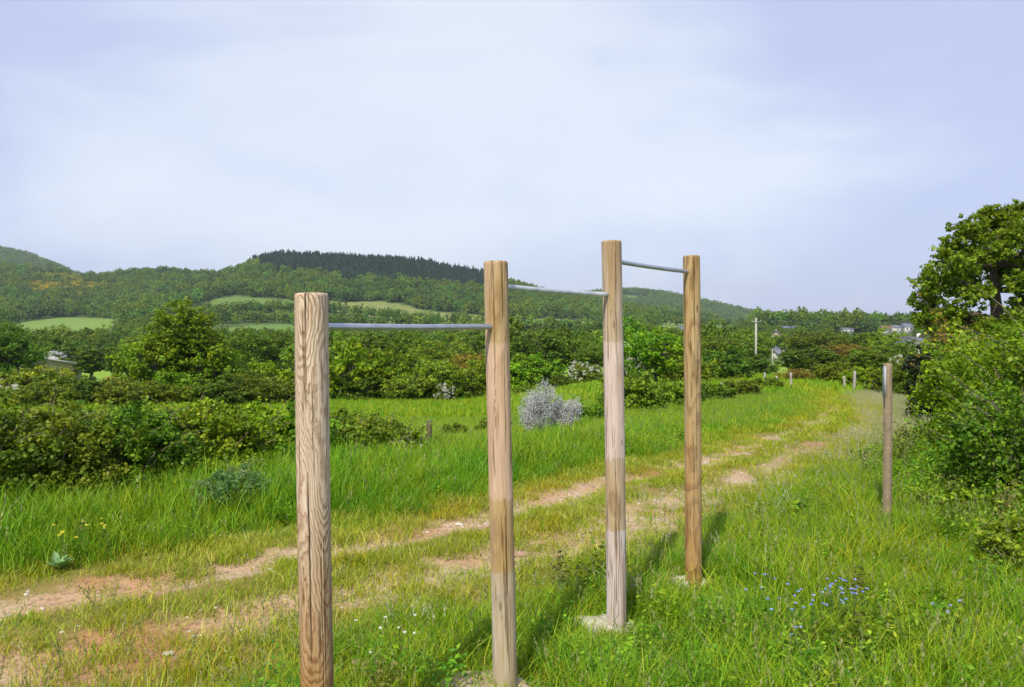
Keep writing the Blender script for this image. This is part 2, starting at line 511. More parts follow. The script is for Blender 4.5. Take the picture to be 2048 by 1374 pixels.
def place_tree(name, cat, meshes, px, Y, label, scale=(1, 1, 1), rz=None, group=None, crown_name="crown", trunk_name="trunk", extra=None, sink=.05, X=None):
    x = PX(px, Y) if X is None else X
    t = thing(name, label, cat, (x, Y, gz(x, Y) - sink), group)
    t.rotation_euler.z = rz if rz is not None else 0
    t.scale = scale
    obj(crown_name, meshes[0], t); obj(trunk_name, meshes[1], t)
    if len(meshes) > 2: obj("blossom", meshes[2], t)
    return t

def blossom_mesh(seed, H, W, z0, size, n=900, mat='white', side=-1):
    big, br, C, Rr = crown_centres(H, W, z0, 10, 14, seed, shape='bush')
    r = np.random.default_rng(seed + 9)
    keep = r.uniform(0, 1, len(C)) < .55
    P, Nn = cluster_points(C[keep], Rr[keep] * .8, max(3, n // max(1, keep.sum())), seed + 3)
    V, F, rn = leaf_cloud(P * np.array([1.04, 1.04, 1.02]), Nn, size, aspect=.9, seed=seed + 4)
    return new_mesh("blossom", V, F, M[mat], face_attr={"rnd": rn})

# ------------------------------------------------------------------ scatter by geometry nodes (stuff only)
def scatter(name, meshes, P, rot, sc, idx, label, mat=None):
    coll = bpy.data.collections.new(name + "_kinds")
    for i, me in enumerate(meshes):
        o = bpy.data.objects.new("%s_kind_%02d" % (name, i), me); coll.objects.link(o)
    me = bpy.data.meshes.new(name)
    n = len(P)
    me.vertices.add(n); me.vertices.foreach_set("co", np.asarray(P, np.float32).ravel())
    a = me.attributes.new("rot", 'FLOAT_VECTOR', 'POINT'); a.data.foreach_set("vector", np.asarray(rot, np.float32).ravel())
    a = me.attributes.new("scl", 'FLOAT_VECTOR', 'POINT'); a.data.foreach_set("vector", np.asarray(sc, np.float32).ravel())
    a = me.attributes.new("idx", 'INT', 'POINT'); a.data.foreach_set("value", np.asarray(idx, np.int32))
    o = obj(name, me)
    ng = bpy.data.node_groups.new(name, 'GeometryNodeTree')
    ng.interface.new_socket("Geometry", in_out='INPUT', socket_type='NodeSocketGeometry')
    ng.interface.new_socket("Geometry", in_out='OUTPUT', socket_type='NodeSocketGeometry')
    gi = ng.nodes.new("NodeGroupInput"); go = ng.nodes.new("NodeGroupOutput")
    ci = ng.nodes.new("GeometryNodeCollectionInfo"); ci.inputs[0].default_value = coll
    ci.inputs["Separate Children"].default_value = True; ci.inputs["Reset Children"].default_value = True
    ip = ng.nodes.new("GeometryNodeInstanceOnPoints"); ip.inputs["Pick Instance"].default_value = True
    def na(nm, dt):
        k = ng.nodes.new("GeometryNodeInputNamedAttribute"); k.data_type = dt; k.inputs[0].default_value = nm
        return [s for s in k.outputs if s.enabled and s.name == "Attribute"][0]
    ng.links.new(gi.outputs[0], ip.inputs["Points"]); ng.links.new(ci.outputs[0], ip.inputs["Instance"])
    ng.links.new(na("idx", 'INT'), ip.inputs["Instance Index"])
    e2r = ng.nodes.new("FunctionNodeEulerToRotation")
    ng.links.new(na("rot", 'FLOAT_VECTOR'), e2r.inputs[0]); ng.links.new(e2r.outputs[0], ip.inputs["Rotation"])
    ng.links.new(na("scl", 'FLOAT_VECTOR'), ip.inputs["Scale"])
    ng.links.new(ip.outputs[0], go.inputs[0])
    md = o.modifiers.new("scatter", 'NODES'); md.node_group = ng
    tag(o, label, name.replace('_', ' '), kind='stuff')
    return o

# ------------------------------------------------------------------ ground
# fields on the far slopes: polygons over (bearing, apparent row) of the ground itself
FIELDS = [
    ([(300, 642), (360, 626), (405, 608), (440, 596), (470, 592), (600, 602), (625, 618), (520, 622), (430, 630), (380, 644)], (.155, .225, .050)),
    ([(0, 656), (50, 643), (120, 634), (220, 637), (245, 650), (200, 664), (60, 666)], (.19, .28, .055)),
    ([(640, 600), (690, 604), (760, 602), (820, 612), (850, 622), (960, 630), (1000, 640), (1010, 652), (830, 640), (730, 634), (640, 618)], (.24, .25, .080)),
    ([(430, 660), (500, 650), (600, 648), (600, 662), (500, 664)], (.15, .23, .045)),
    ([(620, 634), (700, 636), (820, 644), (980, 655), (980, 665), (760, 655), (620, 648)], (.19, .25, .07)),
    ([(1010, 652), (1060, 640), (1090, 636), (1215, 645), (1225, 662), (1120, 664), (1040, 668)], (.16, .25, .045)),
    ([(1290, 652), (1330, 640), (1420, 640), (1510, 646), (1500, 655), (1380, 656)], (.17, .24, .05)),
    ([(380, 680), (470, 676), (520, 684), (470, 692), (380, 690)], (.16, .26, .04)),
    ([(130, 752), (180, 736), (280, 738), (330, 750), (250, 764)], (.17, .29, .03)),
    ([(1240, 590), (1290, 592), (1310, 602), (1250, 606)], (.13, .20, .06)),
]
def in_poly(px, row, poly):
    ins = np.zeros(np.shape(px), bool)
    n = len(poly)
    for i in range(n):
        x0, y0 = poly[i]; x1, y1 = poly[(i + 1) % n]
        c = ((y0 > row) != (y1 > row)) & (px < (x1 - x0) * (row - y0) / (y1 - y0 + 1e-12) + x0)
        ins ^= c
    return ins
def ground_row(X, Y, Z):
    return 1024 + FPX * X / np.maximum(Y, 1), 650 + FPX * (EYE - Z) / np.maximum(Y, 1)

ys = [-80, -50, -30, -20, -14, -10, -7, -5, -3.5, -2.2, -1, 0, .8, 1.5]
y = 2.0
while y < 5200:
    ys.append(y); y += max(.045, .0125 * y) if y < 500 else .0095 * y
ys = np.array(ys)
NA = 860
aa = np.linspace(-1.35, 1.35, NA)
AA, YY = np.meshgrid(aa, ys)
XX = AA * (np.abs(YY) + 4)
UU = track_u(XX, YY)
ZZ = ground_z(XX, YY) + rut_z(UU) * (YY < 90)
pxg, rowg = ground_row(XX, YY, ZZ)
fld = np.zeros(XX.shape); fc = np.zeros(XX.shape + (3,)) + np.array([.10, .17, .03])
for poly, c in FIELDS:
    m = in_poly(pxg, rowg, poly) & (YY > 200) & (YY < 1230 if c[2] != .06 else YY > 1600)
    fld[m] = 1; fc[m] = c
ny, nx = XX.shape
idx = np.arange(ny * nx).reshape(ny, nx)
F = np.stack([idx[:-1, :-1], idx[:-1, 1:], idx[1:, 1:], idx[1:, :-1]], -1).reshape(-1, 4)
V = np.stack([XX, YY, ZZ], -1).reshape(-1, 3)

def ground_material():
    m, nt, out = new_mat("ground_soil_and_turf")
    geo = nt.nodes.new("ShaderNodeNewGeometry"); P = geo.outputs["Position"]
    u = attr(nt, "u")
    # uneven rut edges
    n1 = noise_n(nt, P, 1.1, 5, .6)
    n2 = noise_n(nt, P, 6.0, 5, .65)
    n3 = noise_n(nt, P, 60.0, 3, .6)
    n4 = noise_n(nt, P, .55, 3, .5)
    uw = math_n(nt, 'ADD', u, math_n(nt, 'MULTIPLY', math_n(nt, 'SUBTRACT', n1, .5), 1.1))
    def rut(c, w):
        d = math_n(nt, 'DIVIDE', math_n(nt, 'ABSOLUTE', math_n(nt, 'SUBTRACT', uw, c)), w)
        return math_n(nt, 'SUBTRACT', 1.0, d, True)
    r = math_n(nt, 'MAXIMUM', rut(-.55, .45), math_n(nt, 'MULTIPLY', rut(.55, .60), .92))
    r = math_n(nt, 'ADD', r, math_n(nt, 'MULTIPLY', math_n(nt, 'SUBTRACT', n2, .5), 1.0))
    bare = ramp(nt, r, [(.24, (0, 0, 0)), (.50, (1, 1, 1))])
    dirt = mixc(nt, ramp(nt, n4, [(.48, (0, 0, 0)), (.62, (1, 1, 1))]), (.42, .31, .20), (.36, .19, .095))
    dirt = mixc(nt, ramp(nt, n3, [(.35, (0, 0, 0)), (.7, (1, 1, 1))]), dirt, mixc(nt, 1.0, dirt, (1.35, 1.3, 1.25), 'MULTIPLY'))
    dirt = mixc(nt, ramp(nt, noise_n(nt, P, 22, 4, .7), [(.5, (0, 0, 0)), (.62, (1, 1, 1))]), dirt, mixc(nt, 1.0, dirt, (.62, .62, .6), 'MULTIPLY'))
    soil = mixc(nt, n2, (.08, .16, .02), (.15, .25, .035))
    mid = mixc(nt, n2, (.14, .18, .028), (.34, .19, .08))
    au = math_n(nt, 'ABSOLUTE', u)
    onpath = math_n(nt, 'SUBTRACT', 1.0, ramp(nt, math_n(nt, 'MULTIPLY', au, .4), [(.40, (0, 0, 0)), (.66, (1, 1, 1))]))
    near = mixc(nt, onpath, soil, mid)
    near = mixc(nt, bare, near, dirt)
    # meadow further off, then the far slopes
    sep = nt.nodes.new("ShaderNodeSeparateXYZ"); nt.links.new(P, sep.inputs[0])
    fy = nt.nodes.new("ShaderNodeMapRange"); nt.links.new(sep.outputs["Y"], fy.inputs["Value"])
    fy.inputs["From Min"].default_value = 45; fy.inputs["From Max"].default_value = 110
    meadow = mixc(nt, noise_n(nt, P, .09, 5, .6), (.16, .29, .022), (.26, .38, .045))
    c = mixc(nt, fy.outputs[0], near, meadow)
    fcol = attr(nt, "fcol", True)
    rowsn = noise_n(nt, P, .02, 4, .6)
    fcol2 = mixc(nt, rowsn, fcol, mixc(nt, 1.0, fcol, (.7, .82, .7), 'MULTIPLY'))
    fy2 = nt.nodes.new("ShaderNodeMapRange"); nt.links.new(sep.outputs["Y"], fy2.inputs["Value"])
    fy2.inputs["From Min"].default_value = 180; fy2.inputs["From Max"].default_value = 230
    wood = mixc(nt, noise_n(nt, P, .05, 4, .6), (.05, .09, .02), (.10, .15, .035))
    farc = mixc(nt, attr(nt, "field"), wood, fcol2)
    c = mixc(nt, fy2.outputs[0], c, farc)
    d = nt.nodes.new("ShaderNodeBsdfPrincipled"); d.inputs["Roughness"].default_value = .95; d.inputs["Specular IOR Level"].default_value = .15
    nt.links.new(c, d.inputs["Base Color"])
    b = nt.nodes.new("ShaderNodeBump"); b.inputs["Strength"].default_value = .8; b.inputs["Distance"].default_value = .03
    nt.links.new(math_n(nt, 'ADD', n2, math_n(nt, 'MULTIPLY', n3, .35)), b.inputs["Height"]); nt.links.new(b.outputs[0], d.inputs["Normal"])
    nt.links.new(d.outputs[0], out.inputs[0])
    return m
gm = new_mesh("ground", V, F, ground_material(), True, vert_attr={"u": UU.ravel(), "field": fld.ravel(), "fcol": fc.reshape(-1, 3)})
ground = obj("ground", gm)
tag(ground, "grassy ground with a rutted dirt track running into the valley and hills", kind='structure')

# haze
hm, hnt, hout = new_mat("haze_air")
hv = hnt.nodes.new("ShaderNodeVolumePrincipled")
hv.inputs["Color"].default_value = (.78, .87, 1.0, 1)
hv.inputs["Density"].default_value = .00010
hv.inputs["Anisotropy"].default_value = .2
hnt.links.new(hv.outputs[0], hout.inputs["Volume"])
hb = MB(); hb.box((0, 2550, 75), (16000, 5700, 380))
haze = hb.build("haze", hm)
tag(haze, "thin pale haze in the air over the valley", kind='stuff')

# ------------------------------------------------------------------ exercise posts
def post_mat(name, pale, brown, ring=70, base_tint=(.8, .62, .42), wander=.05, wiggle=.0008, contrast=1.0, patches=(), seed=0.0, wz=2.2, tint_z=None, grey=(.5, .47, .42), grey_amt=.4):
    m, nt, out = new_mat(name)
    tc = nt.nodes.new("ShaderNodeTexCoord"); O = tc.outputs["Object"]
    sep = nt.nodes.new("ShaderNodeSeparateXYZ"); nt.links.new(O, sep.inputs[0])
    # growth rings round a wandering pith, cut by the round surface
    mp = nt.nodes.new("ShaderNodeMapping"); mp.inputs["Scale"].default_value = (3, 3, wz); mp.inputs["Location"].default_value = (seed, seed * 2, seed)
    nt.links.new(O, mp.inputs["Vector"])
    nn = nt.nodes.new("ShaderNodeTexNoise"); nn.inputs["Scale"].default_value = 1.0; nn.inputs["Detail"].default_value = 3.5; nn.inputs["Roughness"].default_value = .36
    nt.links.new(mp.outputs[0], nn.inputs["Vector"])
    off = nt.nodes.new("ShaderNodeVectorMath"); off.operation = 'SUBTRACT'; nt.links.new(nn.outputs["Color"], off.inputs[0]); off.inputs[1].default_value = (.5, .5, .5)
    so = nt.nodes.new("ShaderNodeSeparateXYZ"); nt.links.new(off.outputs[0], so.inputs[0])
    x = math_n(nt, 'ADD', sep.outputs["X"], math_n(nt, 'MULTIPLY', so.outputs["X"], wander))
    y = math_n(nt, 'ADD', sep.outputs["Y"], math_n(nt, 'MULTIPLY', so.outputs["Y"], wander * 2.2))
    r = math_n(nt, 'SQRT', math_n(nt, 'ADD', math_n(nt, 'MULTIPLY', x, x), math_n(nt, 'MULTIPLY', y, y)))
    mw = nt.nodes.new("ShaderNodeMapping"); mw.inputs["Scale"].default_value = (55, 55, 26); nt.links.new(O, mw.inputs["Vector"])
    r = math_n(nt, 'ADD', r, math_n(nt, 'MULTIPLY', math_n(nt, 'SUBTRACT', noise_n(nt, mw.outputs[0], 1.0, 2, .5), .5), wiggle * 2))
    ph = math_n(nt, 'MULTIPLY', r, ring)
    fr = math_n(nt, 'FRACT', ph)
    band = ramp(nt, fr, [(0, (1, 1, 1)), (.12, (.1, .1, .1)), (.45, (0, 0, 0)), (.9, (.75, .75, .75)), (1, (1, 1, 1))], 'EASE')
    # fibres: stretched noise
    mf = nt.nodes.new("ShaderNodeMapping"); mf.inputs["Scale"].default_value = (90, 90, 4); nt.links.new(O, mf.inputs["Vector"])
    fib = noise_n(nt, mf.outputs[0], 1.0, 4, .6)
    mg = nt.nodes.new("ShaderNodeMapping"); mg.inputs["Scale"].default_value = (12, 12, 1.6); mg.inputs["Location"].default_value = (seed * 3, 0, seed)
    nt.links.new(O, mg.inputs["Vector"])
    blot = noise_n(nt, mg.outputs[0], 1.0, 4, .55)
    c = mixc(nt, math_n(nt, 'MULTIPLY', band, contrast), pale, brown)
    c = mixc(nt, math_n(nt, 'MULTIPLY', ramp(nt, blot, [(.40, (0, 0, 0)), (.62, (1, 1, 1))]), grey_amt), c, grey)
    if tint_z:
        z0, z1, t = tint_z
        mr = nt.nodes.new("ShaderNodeMapRange"); nt.links.new(math_n(nt, 'ADD', sep.outputs["Z"], math_n(nt, 'MULTIPLY', math_n(nt, 'SUBTRACT', blot, .5), .5)), mr.inputs["Value"])
        mr.inputs["From Min"].default_value = z0; mr.inputs["From Max"].default_value = z1
        c = mixc(nt, mr.outputs[0], c, mixc(nt, 1.0, c, t, 'MULTIPLY'))
    for (za, zb, col, amt) in patches:
        zz = math_n(nt, 'ADD', sep.outputs["Z"], math_n(nt, 'MULTIPLY', math_n(nt, 'SUBTRACT', fib, .5), .09))
        a = nt.nodes.new("ShaderNodeMapRange"); nt.links.new(zz, a.inputs["Value"]); a.inputs["From Min"].default_value = za - .004; a.inputs["From Max"].default_value = za + .006
        b = nt.nodes.new("ShaderNodeMapRange"); nt.links.new(zz, b.inputs["Value"]); b.inputs["From Min"].default_value = zb - .006; b.inputs["From Max"].default_value = zb + .004
        f = math_n(nt, 'MULTIPLY', a.outputs[0], math_n(nt, 'SUBTRACT', 1.0, b.outputs[0]))
        wear = ramp(nt, blot, [(.36, (.45, .45, .45)), (.6, (1, 1, 1))])
        f = math_n(nt, 'MULTIPLY', math_n(nt, 'MULTIPLY', f, wear), amt)
        c = mixc(nt, f, c, col)
    c = mixc(nt, ramp(nt, fib, [(.35, (0, 0, 0)), (.75, (1, 1, 1))]), mixc(nt, 1.0, c, (.78, .76, .72), 'MULTIPLY'), mixc(nt, 1.0, c, (1.1, 1.1, 1.1), 'MULTIPLY'))
    # fine drying checks
    mc = nt.nodes.new("ShaderNodeMapping"); mc.inputs["Scale"].default_value = (60, 60, 2.2); mc.inputs["Location"].default_value = (seed, 3, seed); nt.links.new(O, mc.inputs["Vector"])
    chk = ramp(nt, noise_n(nt, mc.outputs[0], 1.0, 2, .5), [(.60, (0, 0, 0)), (.66, (1, 1, 1))])
    c = mixc(nt, math_n(nt, 'MULTIPLY', chk, .8), c, mixc(nt, 1.0, c, (.35, .28, .22), 'MULTIPLY'))
    # knots and small stains
    vo = nt.nodes.new("ShaderNodeTexVoronoi"); vo.inputs["Scale"].default_value = 1.0
    mk = nt.nodes.new("ShaderNodeMapping"); mk.inputs["Scale"].default_value = (11, 11, 3.6); mk.inputs["Location"].default_value = (seed * 1.7, seed, seed * .6); nt.links.new(O, mk.inputs["Vector"])
    nt.links.new(mk.outputs[0], vo.inputs["Vector"])
    kn = ramp(nt, vo.outputs["Distance"], [(.07, (1, 1, 1)), (.14, (0, 0, 0))])
    c = mixc(nt, math_n(nt, 'MULTIPLY', kn, .75), c, (.13, .075, .035))
    c = mixc(nt, attr(nt, "crack"), c, (.05, .03, .018))
    d = nt.nodes.new("ShaderNodeBsdfPrincipled"); d.inputs["Roughness"].default_value = .75; d.inputs["Specular IOR Level"].default_value = .25
    nt.links.new(c, d.inputs["Base Color"])
    b = nt.nodes.new("ShaderNodeBump"); b.inputs["Strength"].default_value = .55; b.inputs["Distance"].default_value = .004
    h = math_n(nt, 'SUBTRACT', math_n(nt, 'ADD', fib, math_n(nt, 'MULTIPLY', band, .6)), chk)
    nt.links.new(h, b.inputs["Height"]); nt.links.new(b.outputs[0], d.inputs["Normal"])
    nt.links.new(d.outputs[0], out.inputs[0])
    return m

def post_mesh(name, H, rad, mat, cracks=(), seed=1, below=.35, top_tilt=.0, taper=.0):
    """round timber with a chamfered top, slight bow and modelled drying cracks (angle, z0, z1, width, depth)"""
    ns = 176; nz = 420
    th = np.arange(ns) * 2 * np.pi / ns
    z = np.linspace(-below, H - .012, nz)
    TH, Z = np.meshgrid(th, z)
    rr = rad * (1 - taper * Z / H) * (1 + .016 * fbm(TH * 0 + Z * 1.3, np.sin(TH) * 1.2 + 3, seed) + .014 * fbm(np.cos(TH) * 1.5 + 7, Z * 2.3 + np.sin(TH), seed + 4))
    rr = rr + .0009 * fbm(TH * 14, Z * 2.5, seed + 9)
    ck = np.zeros_like(rr)
    for (a, z0, z1, w, dep) in cracks:
        ac = a + .10 * fbm(Z * 2.1 + a, Z * 0, seed + 31) + .03 * vnoise(Z * 14, Z * 0 + a, seed)
        dz = np.clip(np.minimum(Z - z0, z1 - Z) / (.25 * (z1 - z0)), 0, 1) ** .6 if z1 < H else np.clip((Z - z0) / (.35 * (z1 - z0)), 0, 1) ** .7
        ww = w * dz * (.75 + .35 * vnoise(Z * 9, Z * 0 + 5, seed + 3)) + 1e-5
        da = np.abs((TH - ac + np.pi) % (2 * np.pi) - np.pi) * rad
        g = np.clip(1 - da / ww, 0, 1) * (dz > 0)
        rr = rr - dep * g; ck = np.maximum(ck, np.minimum(1, g * 2.2))
    bow = .006 * np.sin(Z / H * 2.6 + seed)
    X = rr * np.cos(TH) + bow; Y = rr * np.sin(TH)
    rings = [np.stack([X, Y, Z], -1)]
    cr = [ck]
    for (k, dz) in ((.985, .004), (.95, .009), (.80, .0115), (.5, .0125), (.2, .013)):
        zt = H - .012 + dz
        rings.append(np.stack([(X[-1] - bow[-1]) * k + bow[-1], Y[-1] * k, np.full(ns, zt) + top_tilt * Y[-1] * k + .0008 * np.sin(th * 9) * k], -1)[None]); cr.append(ck[-1:] * (k > .4))
    A = np.concatenate(rings, 0); n = A.shape[0]
    Vv = A.reshape(-1, 3)
    ix = np.arange(n * ns).reshape(n, ns)
    q = np.stack([ix[:-1], np.roll(ix, -1, 1)[:-1], np.roll(ix, -1, 1)[1:], ix[1:]], -1).reshape(-1, 4)
    Vv = np.vstack([Vv, [bow[-1, 0], 0, H + .001]]); c = len(Vv) - 1
    t = np.stack([ix[-1], np.roll(ix[-1], -1), np.full(ns, c)], -1)
    return new_mesh(name, Vv, [q, t], mat, True, vert_attr={"crack": np.concatenate([np.concatenate(cr, 0).ravel(), [0]])})

# (px at mid height, distance, height, radius)
POSTS = []
def post_xy(px, row, Y):
    return PX(px, Y), Y
PM1 = post_mat("pale_grained_timber", (.64, .50, .38), (.25, .12, .038), ring=250, wander=.090, contrast=.9, seed=1.3, wz=1.15, wiggle=.0022,
               tint_z=(1.25, .50, (.62, .46, .24)), grey=(.62, .48, .40), grey_amt=.35)
PM2 = post_mat("ochre_weathered_timber", (.46, .31, .135), (.24, .13, .045), ring=75, wander=.045, contrast=.65, seed=4.1, wz=1.4,
               patches=((-.5, .62, (.47, .43, .36), .85), (.98, 1.75, (.66, .45, .36), .75)), grey=(.58, .44, .36), grey_amt=.45)
PM3 = post_mat("greyish_pink_timber", (.44, .315, .19), (.24, .14, .06), ring=75, wander=.045, contrast=.6, seed=7.7, wz=1.4,
               patches=((-.3, .62, (.64, .57, .58), .9), (1.05, 1.75, (.66, .52, .49), .8)), grey=(.55, .48, .42), grey_amt=.5)
PM4 = post_mat("warm_brown_timber", (.44, .30, .135), (.20, .105, .04), ring=85, wander=.05, contrast=.75, seed=9.2, wz=1.6,
               grey=(.46, .38, .26), grey_amt=.35, tint_z=(1.3, .4, (.95, .82, .66)))
rig = thing("pull_up_bar_station", "row of four round wooden posts joined by three steel bars in the grass", "exercise bars", (PX(1000, 4.0), 4.0, 0))
spec = [(634, 3.0, 1.92, .0620, PM1, [(-1.62, .58, 1.30, .0042, .008), (-1.75, 1.50, 2.2, .0034, .007), (-1.35, 1.35, 1.62, .0026, .005), (-1.5, .05, .42, .003, .005), (-.9, .2, 1.1, .0018, .004)]),
        (1008, 3.95, 2.115, .0595, PM2, [(-1.2, .1, 1.0, .002, .005), (-1.8, 1.3, 2.3, .0022, .005), (-1.0, 1.2, 1.7, .002, .004)]),
        (1234, 4.8, 2.305, .0600, PM3, [(-1.7, .5, 1.3, .002, .005), (-1.3, 1.5, 2.4, .0025, .005), (-1.5, .1, .5, .002, .004)]),
        (1391, 5.6, 2.285, .0590, PM4, [(-1.45, 1.5, 2.4, .0035, .007), (-1.75, .3, 1.2, .002, .005), (-1.3, .9, 1.6, .0022, .005)])]
LEAN = [.0085, .0165, .0150, .0160]
plabels = ["shortest post, pale pinkish wood with bold wavy grain and a long crack", "ochre wooden post with a greyish lower part", "tall post with pale grey worn paint patches", "tall warm brown post, farthest of the four"]
rl = Vector(rig.location)
axes = []
for i, (px, Y, H, rad, mat, cracks) in enumerate(spec):
    x = PX(px, Y); z = gz(x, Y)
    me = post_mesh("post", H - z, rad, mat, cracks, seed=3 + i * 5)
    o = obj("post", me, rig, Vector((x, Y, z)) - rl)
    o.rotation_euler = (0, -LEAN[i], 0)
    o["label"] = plabels[i]
    axes.append((x, Y, z, LEAN[i]))
def on_axis(i, zz):
    x, Y, z, l = axes[i]
    return Vector((x - math.sin(l) * (zz - z), Y, zz))
steel = plain_mat("galvanised_steel", (.52, .55, .60), .42, metal=.75, noise_amt=.3, nscale=14, bump=.15, bscale=60)
steel_w = plain_mat("steel_with_flaking_white_paint", (.34, .38, .44), .5, metal=.45, nscale=11, col2=(.74, .75, .74), bump=.2, bscale=50)
for i, (za, zb, mt) in enumerate(((1.795, 1.793, steel), (1.992, 1.980, steel_w), (2.185, 2.170, steel))):
    a, b = on_axis(i, za), on_axis(i + 1, zb)
    d = (b - a).normalized()
    tb = MB()
    n = 26
    pts = [a + (b - a) * (k / n) + Vector((0, 0, -.004 * math.sin(math.pi * k / n))) for k in range(n + 1)]
    tb.tube(np.array(pts), .0140, 20)
    o = tb.build("bar", mt, rig, -rl, True)
    o["label"] = ["lowest steel bar, level with the horizon", "middle steel bar with flaking white paint", "highest steel bar"][i]
concrete = plain_mat("rough_pale_concrete", (.62, .55, .45), .95, noise_amt=.3, nscale=9, bump=.9, bscale=26)
concrete_p = plain_mat("pinkish_concrete", (.60, .42, .32), .95, noise_amt=.35, nscale=9, bump=.9, bscale=26)
def footing(cx, cy, rx, ry, h, mat, seed):
    r = np.random.default_rng(seed)
    ns, nr = 40, 12
    V = []
    z0 = gz(cx, cy)
    for j in range(nr + 1):
        for k in range(ns):
            a = k / ns * 2 * math.pi; q = j / nr
            e = 1 + .45 * float(fbm(np.array(math.cos(a) * 1.7 + seed), np.array(math.sin(a) * 1.7), seed)) + .08 * float(vnoise(np.array(math.cos(a) * 6.), np.array(math.sin(a) * 6.), seed + 2))
            x = cx + rx * e * q * math.cos(a); y = cy + ry * e * q * math.sin(a)
            hh = h * (1 - q ** 9) * (1 + .15 * math.cos(a + seed)) + .012 * float(fbm(np.array(x * 14), np.array(y * 14), seed)) * (q < .97) - (.10 if j == nr else 0)
            V.append((x, y, z0 + hh))
    ix = np.arange((nr + 1) * ns).reshape(nr + 1, ns)
    q = np.stack([ix[:-1], np.roll(ix, -1, 1)[:-1], np.roll(ix, -1, 1)[1:], ix[1:]], -1).reshape(-1, 4)
    return new_mesh("footing", np.array(V), q, mat, False)
for (i, rx, ry, h, mt, ox, oy) in ((0, .20, .17, .03, concrete_p, 0, 0), (1, .24, .17, .045, concrete_p, -.13, .05), (2, .205, .13, .045, concrete, -.06, 0.05), (3, .15, .10, .042, concrete, -.01, 0.03)):
    x, Y, z, _ = axes[i]
    obj("footing", footing(x + ox, Y + oy, rx, ry, h, mt, 20 + i), rig, -rl)

# ------------------------------------------------------------------ signpost on the right
grey_wood = plain_mat("grey_brown_timber", (.33, .25, .155), .85, noise_amt=.45, nscale=9, bump=.7, bscale=30, col2=(.20, .15, .10))
panel_m = plain_mat("pale_grey_sign_metal", (.38, .40, .44), .8, noise_amt=.1, metal=0)
sx, sy = PX(1778, 7.2), 7.2
sp = thing("waymark_post", "square brown wooden post with a small pale panel near its top, right of the track", "sign post", (sx, sy, gz(sx, sy)))
H = ZR(728, 7.2) - gz(sx, sy)
def squarish(H, w, seed=0):
    nz = 60; V = []
    prof = []
    for k in range(4):
        a = k * math.pi / 2 + math.pi / 4
        for d in (-.14, .14):
            prof.append((math.cos(a + d) * w * .70, math.sin(a + d) * w * .70))
    prof = np.array(prof)
    for j in range(nz):
        z = -.3 + (H + .3) * j / (nz - 1)
        s = 1 + .02 * float(vnoise(np.array(z * 5), np.array(0.), seed))
        V += [(p[0] * s + .004 * math.sin(z * 3), p[1] * s, z) for p in prof]
    V += [(p[0] * .9, p[1] * .9, H + .006) for p in prof] + [(0, 0, H + .007)]
    n = 8
    F4 = [(j * n + k, j * n + (k + 1) % n, (j + 1) * n + (k + 1) % n, (j + 1) * n + k) for j in range(nz) for k in range(n)]
    F3 = [(nz * n + k, nz * n + (k + 1) % n, (nz + 1) * n) for k in range(n)]
    return new_mesh("post", np.array(V), [np.array(F4), np.array(F3)], grey_wood, False)
o = obj("post", squarish(H, .054), sp); o.rotation_euler = (0, -.006, R(30))
pb = MB(); pb.box((0, 0, 0), (.010, .17, .27))
o = pb.build("panel", panel_m, sp, (-.047, -.02, H - .155)); o.rotation_euler = (0, 0, -math.atan2(sx, sy) + R(7))

# ------------------------------------------------------------------ fence posts and wire on the left verge
fence_wood = plain_mat("dark_fence_timber", (.17, .125, .085), .9, noise_amt=.5, nscale=10, bump=.6, bscale=25)
pale_wood = plain_mat("silvered_stake", (.42, .39, .35), .9, noise_amt=.4, nscale=10, bump=.5, bscale=25)
def stake(px, row_top, Y, w, label, mat, cat="fence post", group=None, lean=0, hmin=None, name="fence_post"):
    x = PX(px, Y); z = gz(x, Y); H = ZR(row_top, Y) - z
    b = MB()
    zz = np.linspace(-.25, H, 12)
    rr = w / 2 * (1 + .10 * vnoise(zz * 6, zz * 0 + px, 4)); rr[-1] *= .75
    b.tube(np.stack([np.sin(zz * 3) * .006 + lean * zz, np.zeros(12), zz], 1), rr, 9)
    o = b.build(name, mat, None, (x, Y, z), False)
    return tag(o, label, cat, group)
stake(857, 840, 11.6, .085, "dark weathered fence post standing alone in the meadow left of the second bar post", fence_wood)
st = stake(1530, 745, 38, .10, "grey stake in the hedge just left of the far end of the track", pale_wood)
for k, (px, rt, Y, lab) in enumerate([
        (1709, 742, 36, "thick pale stake standing beyond the track's far bend"),
        (1690, 752, 40, "slim pale stake at the hedge foot left of the thick stake"),
        (1748, 757, 34, "short pale stake in the grass between the thick stake and the waymark post"),
        (1445, 765, 30, "pale stake in the low hedge right of the tallest bar posts"),
        (1553, 752, 42, "pale stake beside the gap at the far end of the track"),
        (1583, 745, 44, "pale stake right of the gap at the far end of the track"),
        (1522, 762, 37, "short pale stake at the foot of the hedge below the concrete pole")]):
    stake(px, rt, Y, .13, lab, pale_wood, lean=.03 * (-1) ** k)
wire_m = plain_mat("pale_broken_rail", (.62, .60, .55), .8)
wb = MB(); xa, za = PX(823, 11.5), ZR(882, 11.5); xb, zb = PX(851, 11.6), ZR(872, 11.6)
wb.tube([(xa, 11.5, za), ((xa + xb) / 2, 11.55, (za + zb) / 2 - .01), (xb - .0, 11.6, zb)], .012, 8)
tag(wb.build("fallen_rail", wire_m), "thin white stick leaning from the brambles to the dark fence post", "rail")

